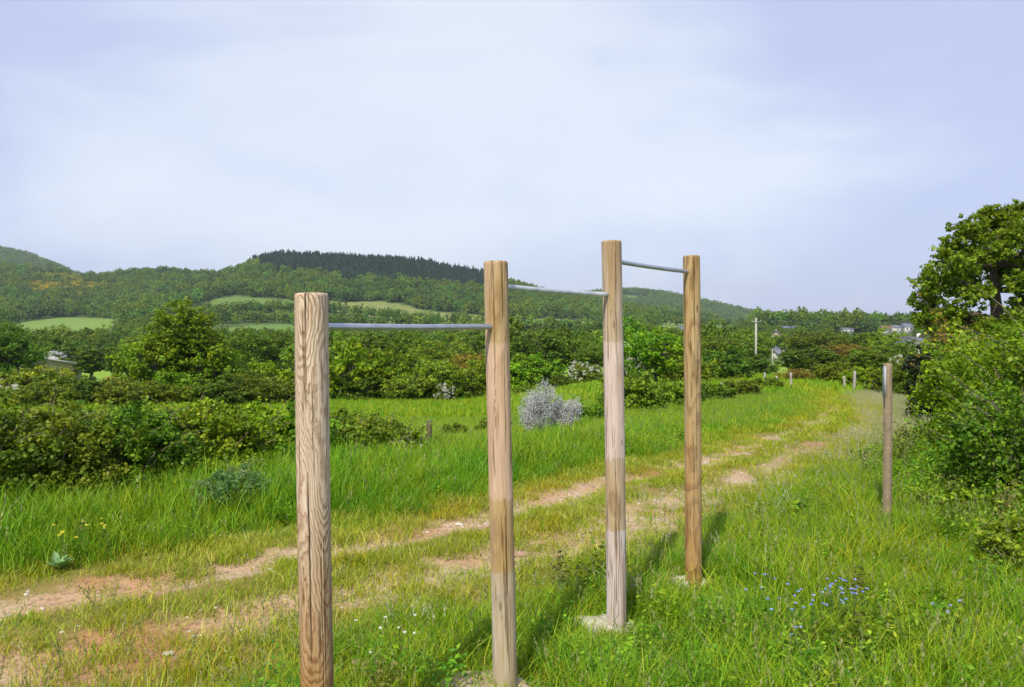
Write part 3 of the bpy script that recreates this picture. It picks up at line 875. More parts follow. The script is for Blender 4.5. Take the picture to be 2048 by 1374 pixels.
# ------------------------------------------------------------------ hedge on the left, near
def bush_mesh(seed, W, D, H, leaf, nbig=12, nsub=20, per=26, mat='hedge', sprigs=40, flat=.75, z0=0.02, twig='twig', aspect=.72):
    """a dense bush: leafy lobes resting on the ground, arching shoots and a few bare stems"""
    r = np.random.default_rng(seed)
    big, br, C, Rr = crown_centres(H, W * .92, z0 * H, nbig, nsub, seed, shape='round', D=D * .92)
    # fill the skirt so that no daylight shows under the bush
    ns = int(len(C) * .45)
    ang = r.uniform(0, 2 * np.pi, ns); q = r.uniform(.45, .98, ns)
    sk = np.stack([np.cos(ang) * q * W * .47, np.sin(ang) * q * D * .47, r.uniform(.03, .6, ns) * H * (1.25 - q * .6)], 1)
    C = np.vstack([C, sk]); Rr = np.concatenate([Rr, r.uniform(.06, .13, ns) * min(W, D, 2 * H)])
    P, Nn = cluster_points(C, Rr, per, seed + 1, flat)
    base = np.repeat(r.uniform(0, 1, len(C)), per) * .5 + r.uniform(0, 1, len(P)) * .5
    tw = MB()
    SP = []; SN = []
    for k in range(sprigs):
        a = r.uniform(0, 2 * np.pi); q = r.uniform(.2, .9)
        p0 = np.array([math.cos(a) * q * W * .42, math.sin(a) * q * D * .42, H * (1 - .55 * q * q) * r.uniform(.65, .95)])
        L = r.uniform(.12, .34) * H; dr = np.array([math.cos(a) * .5, math.sin(a) * .5, 1.0]) + r.normal(0, .35, 3)
        pts = [p0 + dr * L * t + np.array([math.cos(a), math.sin(a), -.6]) * L * .5 * t * t for t in np.linspace(0, 1, 7)]
        tw.tube(pts, np.linspace(.006, .002, 7) * (H ** .5), 4, cap=False)
        for p in pts[1:]:
            for j in range(3): SP.append(p + r.normal(0, leaf * .45, 3)); SN.append((r.normal(0, .4), r.normal(0, .4), 1))
    for k in range(14):
        a = r.uniform(0, 2 * np.pi); q = r.uniform(.1, .5)
        p0 = np.array([math.cos(a) * q * W * .3, math.sin(a) * q * D * .3, -.03]); p1 = np.array([math.cos(a) * W * .36, math.sin(a) * D * .36, H * r.uniform(.4, .75)])
        tw.tube([p0, p0 * .5 + p1 * .5 + r.normal(0, .04, 3), p1], np.array([.02, .014, .006]) * H ** .5, 5, cap=False)
    if SP:
        P = np.vstack([P, np.array(SP)]); Nn = np.vstack([Nn, np.array(SN)]); base = np.concatenate([base, .55 + .45 * r.uniform(0, 1, len(SP))])
    V, F, rn = leaf_cloud(P, Nn, leaf, aspect=aspect, seed=seed + 2, rnd=base)
    return new_mesh("foliage", V, F, M[mat], face_attr={"rnd": rn}), tw.mesh("stems", M[twig], True)

def bush(name, px, Y, W, D, top_row, label, seed, mat='hedge', leaf=.05, rz=0, cat="bush", X=None, H=None, group=None, **kw):
    x = PX(px, Y) if X is None else X
    z = gz(x, Y) - .03
    H = H or ZR(top_row, Y) - z
    t = thing(name, label, cat, (x, Y, z), group)
    f, s = bush_mesh(seed, W, D, H, leaf, mat=mat, **kw)
    obj("foliage", f, t); obj("stems", s, t)
    t.rotation_euler.z = rz
    return t
HA = R(38)
bush("bramble_bush", -90, 7.2, 2.6, 2.0, 822, "dark bramble bush cut by the left edge of the photo", 101, 'hedge', .046, HA, nbig=14, nsub=22, per=39)
bush("bramble_bush", 60, 7.8, 2.3, 2.2, 822, "dull olive bramble bush at the left end of the near hedge", 102, 'hedge_olive', .043, HA, nbig=15, nsub=26, per=46)
bush("bramble_bush", 235, 8.4, 2.2, 2.2, 808, "dark green bramble bush in the near hedge, behind the feathery plant's left", 103, 'hedge', .046, HA, nbig=14, nsub=24, per=41)
bush("bramble_bush", 400, 9.1, 2.2, 2.2, 818, "bright leafy bramble bush in the near hedge just behind the feathery plant", 104, 'bright', .050, HA, nbig=14, nsub=24, per=41)
bush("bramble_bush", 555, 9.9, 2.2, 2.1, 820, "glossy green bramble bush in the near hedge left of the shortest bar post", 105, 'bright', .046, HA, nbig=14, nsub=24, per=39)
bush("bramble_bush", 735, 10.8, 2.0, 1.9, 832, "olive bush at the right end of the near hedge, right of the shortest bar post", 106, 'hedge_olive', .043, HA, nbig=14, nsub=24, per=39)
bush("bramble_bush", 140, 9.3, 2.2, 1.6, 818, "olive bramble bush in the rear row of the near hedge, toward the left edge", 151, 'mid', .050, HA, nbig=12, nsub=20, per=33)
bush("bramble_bush", 325, 9.6, 2.2, 1.6, 814, "bramble bush in the rear row of the near hedge, between the two middle ones", 152, 'hedge', .050, HA, nbig=12, nsub=20, per=33)
bush("bramble_bush", 480, 9.9, 2.0, 1.6, 812, "pale topped bush in the rear row of the near hedge, above the feathery plant", 153, 'bright', .050, HA, nbig=12, nsub=20, per=33)
bush("bramble_bush", 650, 10.9, 1.7, 1.5, 826, "bramble bush right behind the shortest bar post", 154, 'hedge', .046, HA, nbig=12, nsub=20, per=33)
bush("feathery_plant", 462, 7.5, .85, .8, 938, "rounded blue-green feathery plant in front of the near hedge", 107, 'elder', .03, 0, nbig=14, nsub=22, per=40, aspect=.3, cat="plant", sprigs=60)
# white flowering bramble beyond the hedge end
fl = bush("flowering_bramble", 815, 10.6, .42, .4, 898, "small bramble with white flowers beside the olive bush, left of the second bar post", 108, 'hedge_olive', .035, 0, nbig=7, nsub=10, per=14, cat="flowering plant", sprigs=12)
obj("blossom", blossom_mesh(109, .42, .42, .05, .035, 420), fl)
# grey lichened shrub by the fence
def twiggy(name, px, Y, W, H, label, seed):
    x = PX(px, Y); z = gz(x, Y)
    t = thing(name, label, "shrub", (x, Y, z))
    r = np.random.default_rng(seed); tb = MB(); P = []
    def grow(p, d, L, rad, depth):
        pts = [p]; q = p.copy(); dd = d.copy()
        for k in range(4):
            dd = dd + r.normal(0, .22, 3); dd /= np.linalg.norm(dd); q = q + dd * L / 4; pts.append(q.copy())
            if depth < 2: P.append(q + r.normal(0, .02, 3))
        tb.tube(pts, np.linspace(rad, rad * .55, 5), 4 if depth < 2 else 6, cap=False)
        if depth > 0:
            for k in range(4 if depth > 1 else 5):
                i = r.integers(1, 5); nd = dd + r.normal(0, .75, 3); nd[2] = abs(nd[2]) * .7 + .1; nd /= np.linalg.norm(nd)
                grow(pts[i].copy(), nd, L * .62, rad * .55, depth - 1)
    for k in range(13):
        a = r.uniform(0, 2 * np.pi); s = r.uniform(.1, .75)
        grow(np.array([math.cos(a) * .12 * W * s, math.sin(a) * .1 * W * s, -.03]), np.array([math.cos(a) * s * W / H * .8, math.sin(a) * s * .6, 1.0]), H * .52, .016, 3)
    P = np.array(P); P = np.repeat(P, 3, 0) + r.normal(0, .022, (len(P) * 3, 3))
    V, F, rn = leaf_cloud(P, r.normal(0, 1, P.shape), .024, aspect=.6, seed=seed)
    obj("lichen", new_mesh("lichen", V, F, M['lichen'], face_attr={"rnd": rn}), t)
    obj("stems", tb.mesh("stems", M['grey_twig'], True), t)
    t.scale = (.66, .8, 1)
    return t
twiggy("dead_shrub", 1080, 14.6, .24, 1.12, "pale grey lichen covered shrub in the meadow between the second and third bar posts", 7)
twiggy("dead_shrub", 1128, 14.9, .25, .84, "lower grey lichened shrub touching the pale one on its right side", 8)
bush("hedge_shrub", 1180, 17.6, 1.1, 1.0, 812, "green leafy shrub right of the grey lichened shrub, behind the third bar post", 111, 'hedge', .06, 0, nbig=10, nsub=16, per=20, cat="shrub")
bush("hedge_shrub", 1262, 20.5, 2.0, 1.4, 752, "tall green shrub between the third and fourth bar posts, beyond the track", 112, 'mid', .08, 0, nbig=12, nsub=18, per=20, cat="shrub")
bush("hedge_shrub", 1345, 22.5, 1.7, 1.4, 764, "low dark shrub just left of the fourth bar post, beyond the track", 113, 'hedge', .08, 0, nbig=12, nsub=18, per=20, cat="shrub")
bush("hedge_shrub", 1428, 26, 1.7, 1.4, 768, "rounded dark shrub just right of the fourth bar post, beyond the track", 114, 'dark', .08, 0, nbig=12, nsub=16, per=18, cat="shrub")
bush("hedge_shrub", 1478, 30, 1.9, 1.5, 762, "olive hedge shrub left of the foot of the concrete pole", 115, 'hedge_olive', .09, 0, nbig=12, nsub=16, per=18, cat="shrub")
bush("hedge_shrub", 1530, 36, 2.0, 1.5, 756, "dark hedge shrub at the foot of the concrete pole", 116, 'mid', .10, 0, nbig=12, nsub=16, per=18, cat="shrub")
for k, (px, Y, W, tr, lab) in enumerate([(985, 19, 1.2, 838, "low scrubby plant in the meadow behind the second bar post"), (905, 17, .9, 850, "low scrubby plant in the meadow right of the dark fence post"),
                                         (745, 21, 1.6, 832, "low bramble patch in the meadow behind the olive bush"), (690, 27, 2.4, 822, "low bramble patch in the meadow right behind the shortest bar post")]):
    bush("meadow_scrub", px, Y, W, W * .8, tr, lab, 130 + k, 'hedge_olive', .06, k, nbig=8, nsub=12, per=14, cat="scrub", sprigs=14)

# ------------------------------------------------------------------ right side: oak, ivy, hedge
oak = thing("oak_tree", "large leafy oak rising above the hedge at the right edge of the photo", "tree", (PX(1992, 21.5), 21.5, gz(PX(1992, 21.5), 21.5)))
def oak_parts():
    r = np.random.default_rng(77)
    z = gz(PX(1992, 21.5), 21.5)
    def P_(px, row, dy=0): Y = 21.5 + dy; return np.array([PX(px, Y) - oak.location.x, dy, ZR(row, Y) - z])
    lobes = [(1868, 560, -.3, .52), (1850, 605, .3, .42), (1905, 505, .2, .55), (1935, 462, -.2, .48), (1990, 455, .3, .55), (1965, 432, 0, .33), (2050, 448, -.3, .62), (2105, 470, .3, .7),
             (1915, 570, .9, .55), (1960, 520, 1.1, .6), (1895, 625, -.4, .45), (2020, 530, .9, .62), (2085, 540, -.6, .7), (2150, 550, 0, .8), (1955, 590, -1.0, .42), (2030, 470, -1, .5),
             (2060, 610, .9, .6), (1880, 650, .5, .42), (2120, 630, -.4, .7), (2180, 600, .5, .7), (1842, 640, 0, .26), (1925, 530, -1.0, .4), (1990, 500, -1.1, .42), (2045, 560, -1.1, .40), (1945, 640, .9, .4), (1995, 425, -.2, .25), (2040, 415, 0, .28), (1900, 660, -.6, .4), (1975, 655, -1.1, .38), (2035, 640, -1.2, .42)]
    C = []; Rr = []; tb = MB()
    tr = [P_(2000, 700) * np.array([1, 1, 0]) + np.array([0, 0, -.1]), P_(2000, 690), P_(1995, 640), P_(1988, 580), P_(1984, 530), P_(1988, 480)]
    tb.tube(tr, [.22, .20, .16, .12, .08, .04], 12)
    nodes = [np.array(t) for t in tr]
    for (px, row, dy, rad) in lobes:
        c = P_(px, row, dy)
        n = int(105 * (rad / .5) ** 2)
        d = r.normal(0, 1, (n, 3)); d /= np.linalg.norm(d, axis=1)[:, None]
        p = c + d * rad * r.uniform(.35, 1.15, (n, 1)) * np.array([1.05, 1.0, .8])
        C.append(p); Rr.append(r.uniform(.06, .15, n))
        s = nodes[2 + int(np.clip((660 - row) / 60, 0, 2))]
        m1 = s * .62 + c * .38 + r.normal(0, .10, 3); m2 = s * .28 + c * .72 + r.normal(0, .1, 3)
        tb.tube([s, m1, m2, c], [.085, .06, .04, .015], 6, cap=False)
        for q in p[::9]:
            tb.tube([m2 * .5 + c * .5, (c + q) / 2 + r.normal(0, .05, 3), q], [.022, .013, .006], 4, cap=False)
    C = np.vstack(C); Rr = np.concatenate(Rr)
    P, Nn = cluster_points(C, Rr, 19, 5, .7)
    base = np.repeat(r.uniform(0, 1, len(C)), 19) * .5 + r.uniform(0, 1, len(P)) * .5
    V, F, rn = leaf_cloud(P, Nn, .088, aspect=.62, seed=6, rnd=base)
    obj("crown", new_mesh("crown", V, F, M['oak'], face_attr={"rnd": rn}), oak)
    obj("trunk", tb.mesh("trunk", M['bark'], True), oak)
oak_parts()
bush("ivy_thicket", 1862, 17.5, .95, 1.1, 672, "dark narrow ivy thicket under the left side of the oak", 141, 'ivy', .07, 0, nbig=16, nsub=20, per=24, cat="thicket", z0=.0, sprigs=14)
bush("hedge_shrub", 1905, 19, 1.5, 1.3, 660, "brownish shrub below the oak's crown, behind the ivy thicket", 142, 'brown', .08, 0, nbig=12, nsub=18, per=16, cat="shrub")
bush("hazel_bush", 2005, 10.8, 1.8, 2.0, 664, "big bright green hazel bush in front of the oak at the right edge", 143, 'bright', .058, 0, nbig=18, nsub=28, per=42, cat="bush", sprigs=60)
bush("hazel_bush", 2120, 9.0, 2.2, 2.2, 640, "big bright bush cut by the right edge of the photo", 144, 'bright', .055, 0, nbig=16, nsub=26, per=36, cat="bush", sprigs=50)
bush("blackthorn_bush", 2035, 7.9, 1.3, 1.3, 790, "dull twiggy olive bush below the hazel at the right edge", 145, 'hedge', .045, 0, nbig=14, nsub=24, per=26, cat="bush", sprigs=80)
bush("blackthorn_bush", 1990, 14.2, 1.5, 1.6, 700, "dark bush between the ivy thicket and the big hazel", 146, 'hedge', .07, 0, nbig=12, nsub=18, per=20, cat="bush")
bush("low_bramble", 1905, 7.4, .9, .8, 985, "low leafy bramble patch at the foot of the hedge right of the waymark post", 147, 'hedge', .045, 0, nbig=9, nsub=16, per=20, cat="bramble", sprigs=30)
bush("low_bramble", 2060, 5.9, .9, .8, 1050, "low bramble patch with reddish shoots at the right edge", 148, 'hedge_olive', .04, 0, nbig=9, nsub=16, per=22, cat="bramble", sprigs=34)

# ------------------------------------------------------------------ trees of the middle distance
PROTO = {}
def proto(kind):
    if kind in PROTO: return PROTO[kind]
    H, W = 6.0, 5.0
    tbl = {
        'round_a': dict(seed=201, mat='mid', nbig=15, nsub=17, per=17, leaf=.27), 'round_b': dict(seed=203, mat='dark', nbig=15, nsub=17, per=17, leaf=.27),
        'round_c': dict(seed=205, mat='bright', nbig=15, nsub=17, per=17, leaf=.26), 'olive': dict(seed=207, mat='hedge_olive', nbig=15, nsub=17, per=15, leaf=.26),
        'brown': dict(seed=209, mat='brown', nbig=15, nsub=15, per=12, leaf=.24), 'tall': dict(seed=211, mat='mid', nbig=20, nsub=18, per=18, leaf=.24, shape='tall'),
        'tall_b': dict(seed=213, mat='dark', nbig=20, nsub=18, per=18, leaf=.24, shape='tall'),
        'bush_a': dict(seed=215, mat='mid', nbig=15, nsub=18, per=18, leaf=.27, z0=.02), 'bush_b': dict(seed=217, mat='hedge_olive', nbig=15, nsub=18, per=16, leaf=.26, z0=.02),
        'bush_c': dict(seed=219, mat='bright', nbig=15, nsub=18, per=18, leaf=.27, z0=.02), 'bush_d': dict(seed=221, mat='dark', nbig=15, nsub=18, per=18, leaf=.27, z0=.02),
        'haw': dict(seed=223, mat='hedge_olive', nbig=13, nsub=16, per=15, leaf=.24, z0=.05),
    }
    kw = dict(tbl[kind]); seed = kw.pop('seed'); kw['per'] = int(kw['per'] * 1.5); kw['leaf'] *= 1.05
    if kind.startswith('bush') or kind == 'haw': H, W = 3.0, 4.4; kw['leaf'] *= .82; kw['trunk_r'] = .07
    ms = list(make_tree_mesh(seed, H, W, **kw))
    if kind == 'haw': ms.append(blossom_mesh(seed + 1, H, W, .05 * H, .13, 2600))
    PROTO[kind] = (ms, H, W)
    return PROTO[kind]
def mid_tree(kind, px, Y, top, wpx, label, cat=None, name=None, group=None):
    ms, H0, W0 = proto(kind)
    x = PX(px, Y); z = gz(x, Y); H = ZR(top, Y) - z; W = wpx / FPX * Y
    isb = kind.startswith('bush') or kind == 'haw'
    if kind.startswith('bush'):
        H *= 1.12; W = min(W * 1.25, 1.9 * H)
    t = place_tree(name or ('hawthorn_shrub' if kind == 'haw' else 'hedgerow_shrub' if isb else 'broadleaf_tree'), cat or ('shrub' if isb else 'tree'), ms, px, Y, label,
                   (W / W0, W / W0, H / H0), rz=(px * 1.7) % 6.28, group=group, crown_name="foliage" if isb else "crown", trunk_name="stems" if isb else "trunk", sink=.1)
    return t
# the big tree left of centre, with its own meshes
cm = make_tree_mesh(301, 7.6, 3.7, z0=.9, nbig=34, nsub=24, per=26, leaf=.22, mat='bright', shape='tall', trunk_r=.2)
place_tree("maple_tree", "tree", cm, 368, 50, "tallest tree of the middle distance, pointed yellow-green crown, left of the shortest bar post",
           (1, 1, (ZR(600, 50) - gz(PX(368, 50), 50)) / 7.6), rz=.6)
MID = [
    ('bush_a', 20, 44, 778, 110, "green shrub behind the left end of the near hedge, below the white hawthorn"),
    ('bush_b', 85, 42, 770, 110, "olive shrub behind the near hedge, below the grey farm roofs"),
    ('bush_a', 245, 42, 765, 110, "green shrub just behind the near hedge, left of the tallest tree's foot"),
    ('bush_c', 345, 46, 752, 100, "bright shrub hiding the trunk of the tallest tree"),
    ('bush_d', 440, 44, 760, 120, "dark shrub behind the near hedge right of the tallest tree's foot"),
    ('bush_b', 510, 45, 764, 110, "olive shrub behind the near hedge, second left of the shortest bar post"),
    ('bush_a', 575, 48, 758, 100, "green shrub behind the near hedge at the shortest bar post's left edge"),
    ('bush_d', 725, 54, 748, 90, "dark shrub at the meadow's far edge between the two biggest bright shrubs"),
    ('bush_a', 810, 53, 752, 80, "green shrub at the foot of the bright tree under the lowest bar"),
    ('round_c', 300, 49, 672, 120, "bright green tree pressed against the left side of the tallest tree"),
    ('round_c', 425, 50, 676, 110, "bright green tree pressed against the right side of the tallest tree"),
    ('tall_b', 12, 82, 655, 120, "dark tree at the left edge, left of the grey farm roofs"),
    ('bush_a', 75, 56, 738, 130, "green shrub below the grey farm roofs at left"),
    ('haw', 28, 47, 768, 100, "white flowering hawthorn at the left edge behind the near hedge"),
    ('bush_d', 120, 52, 752, 130, "dark shrub right of the hawthorn at the left edge"),
    ('round_b', 182, 112, 684, 120, "round dark tree right of the grey farm roofs"),
    ('brown', 232, 50, 748, 80, "thin brownish shrub left of the tallest tree"),
    ('bush_d', 180, 45, 762, 130, "dark shrub behind the near hedge, in front of the thin brownish shrub"),
    ('bush_b', 300, 44, 768, 110, "olive shrub at the foot of the tallest tree on its left"),
    ('bush_a', 395, 45, 770, 120, "green shrub at the foot of the tallest tree on its right"),
    ('bush_b', 478, 50, 752, 100, "olive shrub between the tallest tree and the shortest bar post"),
    ('bush_c', 530, 54, 735, 100, "bright rounded shrub just left of the shortest bar post"),
    ('bush_d', 590, 56, 742, 90, "dark shrub hidden in part by the shortest bar post"),
    ('tall_b', 500, 118, 664, 90, "tall dark tree behind the bright rounded shrub, left of the shortest bar post"),
    ('tall_b', 555, 122, 668, 100, "tall dark tree directly left of the shortest bar post, far behind"),
    ('bush_c', 695, 55, 700, 130, "big bright shrub at the meadow's far edge right of the shortest bar post"),
    ('bush_c', 765, 56, 712, 100, "second bright shrub from the shortest bar post along the meadow's far edge"),
    ('round_c', 815, 58, 702, 105, "bright green tree at the meadow's far edge below the lowest bar's middle"),
    ('bush_a', 868, 55, 725, 100, "green shrub at the meadow's far edge, third from the second bar post"),
    ('bush_b', 918, 56, 745, 90, "olive shrub at the meadow's far edge, beside the small white hawthorn"),
    ('bush_c', 962, 57, 730, 80, "bright shrub at the meadow's far edge just left of the second bar post"),
    ('haw', 892, 52, 766, 46, "small white flowering hawthorn at the meadow's far edge"),
    ('round_b', 735, 88, 668, 120, "dark tree under the lowest bar near the shortest post"),
    ('olive', 808, 92, 660, 110, "light olive tree under the middle of the lowest bar"),
    ('olive', 880, 84, 684, 130, "wide olive tree under the lowest bar near the second post"),
    ('brown', 935, 78, 705, 90, "dull brownish tree left of the second bar post"),
    ('round_b', 1082, 92, 656, 105, "round dark tree right of the second bar post under the middle bar"),
    ('round_b', 1140, 96, 672, 90, "dark tree left of the third bar post, right of the round one"),
    ('olive', 1190, 80, 690, 80, "olive tree just behind the third bar post"),
    ('bush_c', 1062, 62, 718, 110, "light green shrub right beside the second bar post beyond the meadow"),
    ('bush_b', 1120, 57, 752, 110, "olive shrub behind the grey lichened shrub beyond the meadow"),
    ('haw', 1172, 58, 724, 76, "white flowering hawthorn left of the third bar post"),
    ('haw', 1256, 50, 692, 60, "tall white flowering hawthorn just right of the third bar post"),
    ('bush_a', 1050, 54, 770, 90, "low green shrub at the meadow's edge right of the second bar post"),
    ('round_c', 1312, 44, 656, 125, "bright leafy tree between the third and fourth bar posts"),
    ('bush_a', 1372, 48, 715, 90, "green shrub behind the fourth bar post"),
    ('olive', 1350, 88, 672, 100, "olive tree behind the fourth bar post under the highest bar's end"),
    ('olive', 1435, 100, 672, 100, "olive tree right of the fourth bar post"),
    ('bush_d', 1448, 60, 704, 100, "rounded dark green shrub between the fourth bar post and the concrete pole"),
    ('bush_d', 1515, 74, 716, 80, "flat topped dark shrub behind the concrete pole"),
    ('round_b', 1625, 62, 690, 110, "dark rounded tree right of the gap at the end of the track"),
    ('brown', 1592, 56, 735, 60, "small brownish shrub at the gap beyond the track"),
    ('brown', 1690, 68, 684, 100, "russet tinted tree beyond the end of the track"),
    ('bush_b', 1672, 52, 728, 80, "olive shrub below the russet tree"),
    ('round_a', 1745, 64, 694, 110, "green tree between the russet tree and the waymark post"),
    ('haw', 1815, 54, 712, 80, "whitish flowering tree behind the top of the waymark post"),
    ('bush_c', 1725, 42, 738, 80, "bright shrub beside the thick pale stake beyond the track"),
    ('bush_a', 1785, 34, 738, 90, "green shrub behind the waymark post"),
    ('bush_b', 1838, 30, 716, 80, "olive shrub between the waymark post and the ivy thicket"),
    ('olive', 1640, 150, 662, 120, "broad olive tree behind the dark rounded tree"),
    ('round_a', 1735, 160, 662, 110, "green tree on the skyline left of the far white buildings"),
    ('olive', 1790, 120, 676, 90, "olive tree below the far white buildings"),
    ('round_a', 610, 105, 680, 90, "green tree right behind the shortest bar post"),
    ('round_a', 1000, 100, 676, 80, "green tree hidden in part by the second bar post"),
    ('round_b', 255, 95, 690, 70, "dark tree left of the tallest tree beside the pale field"),
    ('olive', 60, 100, 690, 60, "yellowish tree between the two grey farm roofs"),
]
for e in MID: mid_tree(*e)

# ------------------------------------------------------------------ far woods (stuff)
def far_tree_mesh(seed, H, W, n, leaf, mat, shape='round', z0=.12):
    big, br, C, Rr = crown_centres(H, W, z0 * H, 8, 8, seed, shape=shape)
    P, Nn = cluster_points(C, Rr * 1.3, n // len(C), seed + 1, .8)
    V, F, rn = leaf_cloud(P, Nn * 1.6, leaf, aspect=.85, seed=seed + 2, jitter=.14)
    rn = .32 + .36 * rn
    return new_mesh("far_tree", V, F, M[mat], face_attr={"rnd": rn})
def conifer_mesh(seed, H, W, n, leaf):
    r = np.random.default_rng(seed)
    t = r.uniform(0, 1, n) ** .75
    a = r.uniform(0, 2 * np.pi, n); q = (1 - t) * W / 2 * (.6 + .4 * r.uniform(0, 1, n)) * (1 + .3 * np.sin(t * 40))
    P = np.stack([np.cos(a) * q, np.sin(a) * q, .1 * H + t * .9 * H], 1)
    Nn = np.stack([np.cos(a), np.sin(a), np.full(n, .5)], 1)
    V, F, rn = leaf_cloud(P, Nn, leaf, aspect=.5, seed=seed, jitter=.35)
    return new_mesh("far_conifer", V, F, M['conifer'], face_attr={"rnd": rn})

def hill_points(n, y0, y1, seed, a0=-.80, a1=.80):
    r = np.random.default_rng(seed)
    Y = np.sqrt(r.uniform(y0 ** 2, y1 ** 2, n)); A = r.uniform(a0, a1, n); X = A * Y
    Z = ground_z(X, Y); px, row = ground_row(X, Y, Z)
    return X, Y, Z, px, row, r
def in_fields(px, row, Y, grow=0):
    m = np.zeros(px.shape, bool)
    for poly, c in FIELDS:
        far = c[2] == .06
        m |= in_poly(px, row - grow, poly) & (Y > 1600 if far else Y < 1240)
    return m
def field_front(px, row, Y, r):
    """trees just below a field are low hedge trees, and sparse, so that the field stays open to view"""
    f = np.zeros(px.shape, bool)
    for t in (.25, .5, .75, 1.0):
        f |= in_fields(px, row, np.full(px.shape, 700.), t * 14 / Y * FPX)
    return f, (~f) | (r.uniform(0, 1, px.shape) < .10)
def sc3(r, n, lo, hi, zlo=.9, zhi=1.15):
    s = r.uniform(lo, hi, n); return np.stack([s, s, s * r.uniform(zlo, zhi, n)], 1)

woodm = [far_tree_mesh(400 + k, 12, 11.5, 640, 1.1, m_) for k, m_ in enumerate(('wood_far', 'wood_light', 'wood_far', 'mid', 'wood_far'))] + [far_tree_mesh(410, 11, 11, 640, 1.1, 'dark'), far_tree_mesh(412, 13, 10, 640, 1.1, 'wood_light', 'tall')]
X, Y, Z, px, row, r = hill_points(14500, 560, 1300, 51)
con_zone = lambda px, row: ((px > 500) & (px < 1000) & (row < 572 + (px - 500) * .025) & (row > 500) & (row < np.interp(px, [500, 560, 700, 850, 960, 1000], [538, 548, 566, 578, 588, 590]))) | ((px > 1240) & (px < 1300) & (row < 600) & (row > 640))
con = con_zone(px, row) & (Y > 880)
thin = fbm(X / 70, Y / 70, 8) > (-.75 + .85 * ((row > 630) & (Y < 760) & (px > 380) & (px < 1500)))
k = ~in_fields(px, row, Y) & ~con & thin & (px > -350) & (px < 2400)
gorse = (px > 55) & (px < 235) & (row > 548) & (row < 596) & (Y > 900) & (fbm(X / 40, Y / 40, 18) > -.25)
k &= ~gorse
ff, keep = field_front(px, row, Y, r); k &= keep
n = k.sum()
clr = np.clip(((fbm(X[k] / 120, Y[k] / 120, 12) + 1) * 3.5 + r.uniform(0, 1.2, n)), 0, 6.9).astype(int)
scatter("hillside_wood", woodm, np.stack([X, Y, Z], 1)[k], np.stack([np.zeros(n), np.zeros(n), r.uniform(0, 6.28, n)], 1), sc3(r, n, .55, 1.35) * np.where(ff[k], .42, 1.0)[:, None], clr,
        "dense broadleaf wood covering the nearer hills")
Xc, Yc, Zc, pxc, rowc, r = hill_points(13000, 860, 1330, 52, -.36, .02)
k = con_zone(pxc, rowc) | ((Yc > RIDGE1 - 40) & (pxc > 506) & (pxc < 965))
n = k.sum()
conm = [conifer_mesh(500 + q, 15, 6.4, 360, 1.3) for q in range(4)]
scatter("conifer_plantation", conm, np.stack([Xc, Yc, Zc], 1)[k], np.stack([np.zeros(n), np.zeros(n), r.uniform(0, 6.28, n)], 1), sc3(r, n, .72, 1.15, .9, 1.25), r.integers(0, 4, n),
        "dark conifer plantation on the top of the middle hill")
# scattered dark conifers in the left wood
X, Y, Z, px, row, r = hill_points(5200, 800, 1290, 58, -.66, -.3)
k = (fbm(X / 90, Y / 90, 33) > .18) & ~in_fields(px, row, Y) & (px > 235) & (px < 480); n = k.sum()
scatter("mixed_conifer_wood", conm, np.stack([X, Y, Z], 1)[k], np.stack([np.zeros(n), np.zeros(n), r.uniform(0, 6.28, n)], 1), sc3(r, n, .6, .95), r.integers(0, 4, n),
        "dark conifers mixed into the wood on the left hill")
X, Y, Z, px, row, r = hill_points(20000, 1500, 2420, 53)
k = (((px > 1000) & (px < 1800)) | (px < 260)) & (Y > 1650) & ~in_fields(px, row, Y) & (fbm(X / 110, Y / 110, 9) > -.8); n = k.sum()
scatter("far_ridge_wood", woodm, np.stack([X, Y, Z], 1)[k], np.stack([np.zeros(n), np.zeros(n), r.uniform(0, 6.28, n)], 1), sc3(r, n, 1.0, 1.6), r.integers(0, 6, n),
        "hazy wood on the farthest ridge")
# gorse on the left saddle
gm_ = [far_tree_mesh(430 + q, 4, 6, 200, .9, 'gorse') for q in range(2)] + [far_tree_mesh(433, 5, 6, 240, .9, 'hedge_olive')]
X, Y, Z, px, row, r = hill_points(12000, 880, 1290, 54, -.66, -.46)
k = (px > 55) & (px < 235) & (row > 548) & (row < 596) & (fbm(X / 40, Y / 40, 18) > -.3); n = k.sum()
scatter("gorse_scrub", gm_, np.stack([X, Y, Z], 1)[k], np.stack([np.zeros(n), np.zeros(n), r.uniform(0, 6.28, n)], 1), sc3(r, n, .8, 1.4), r.integers(0, 3, n),
        "yellow flowering gorse scrub on the left saddle of the hills")
# valley woods
valm = [far_tree_mesh(450 + q, 8, 7.5, 1500, .50, m_) for q, m_ in enumerate(('mid', 'mid', 'hedge_olive', 'dark', 'bright', 'dark'))] + [far_tree_mesh(470, 9, 6, 1500, .5, 'mid', 'tall')]
X, Y, Z, px, row, r = hill_points(9500, 112, 600, 55)
gap = fbm(X / 60, Y / 60, 14)
nofield = ~in_fields(px, row, Y)
clear = ((px > 60) & (px < 330) & (Y > 112) & (Y < 200) & (row > 722))
ff, keep = field_front(px, row, Y, r)
k = nofield & (keep | (Y < 330)) & ~((px > 1670) & (px < 1830) & (Y > 380)) & ~clear & (gap > -.45) & ((Y > 150) | (gap > .05)) & ~((px > 100) & (px < 300) & (Y < 175)) & ~((px > 1527) & (px < 1588) & (Y < 235)) & ~((px > 1800) & (px < 1850) & (Y < 260)); n = k.sum()
typ = np.clip((fbm(X[k] / 45, Y[k] / 45, 15) + 1) * 3.2 + r.uniform(0, 1.6, n) - .6, 0, 6.9).astype(int)
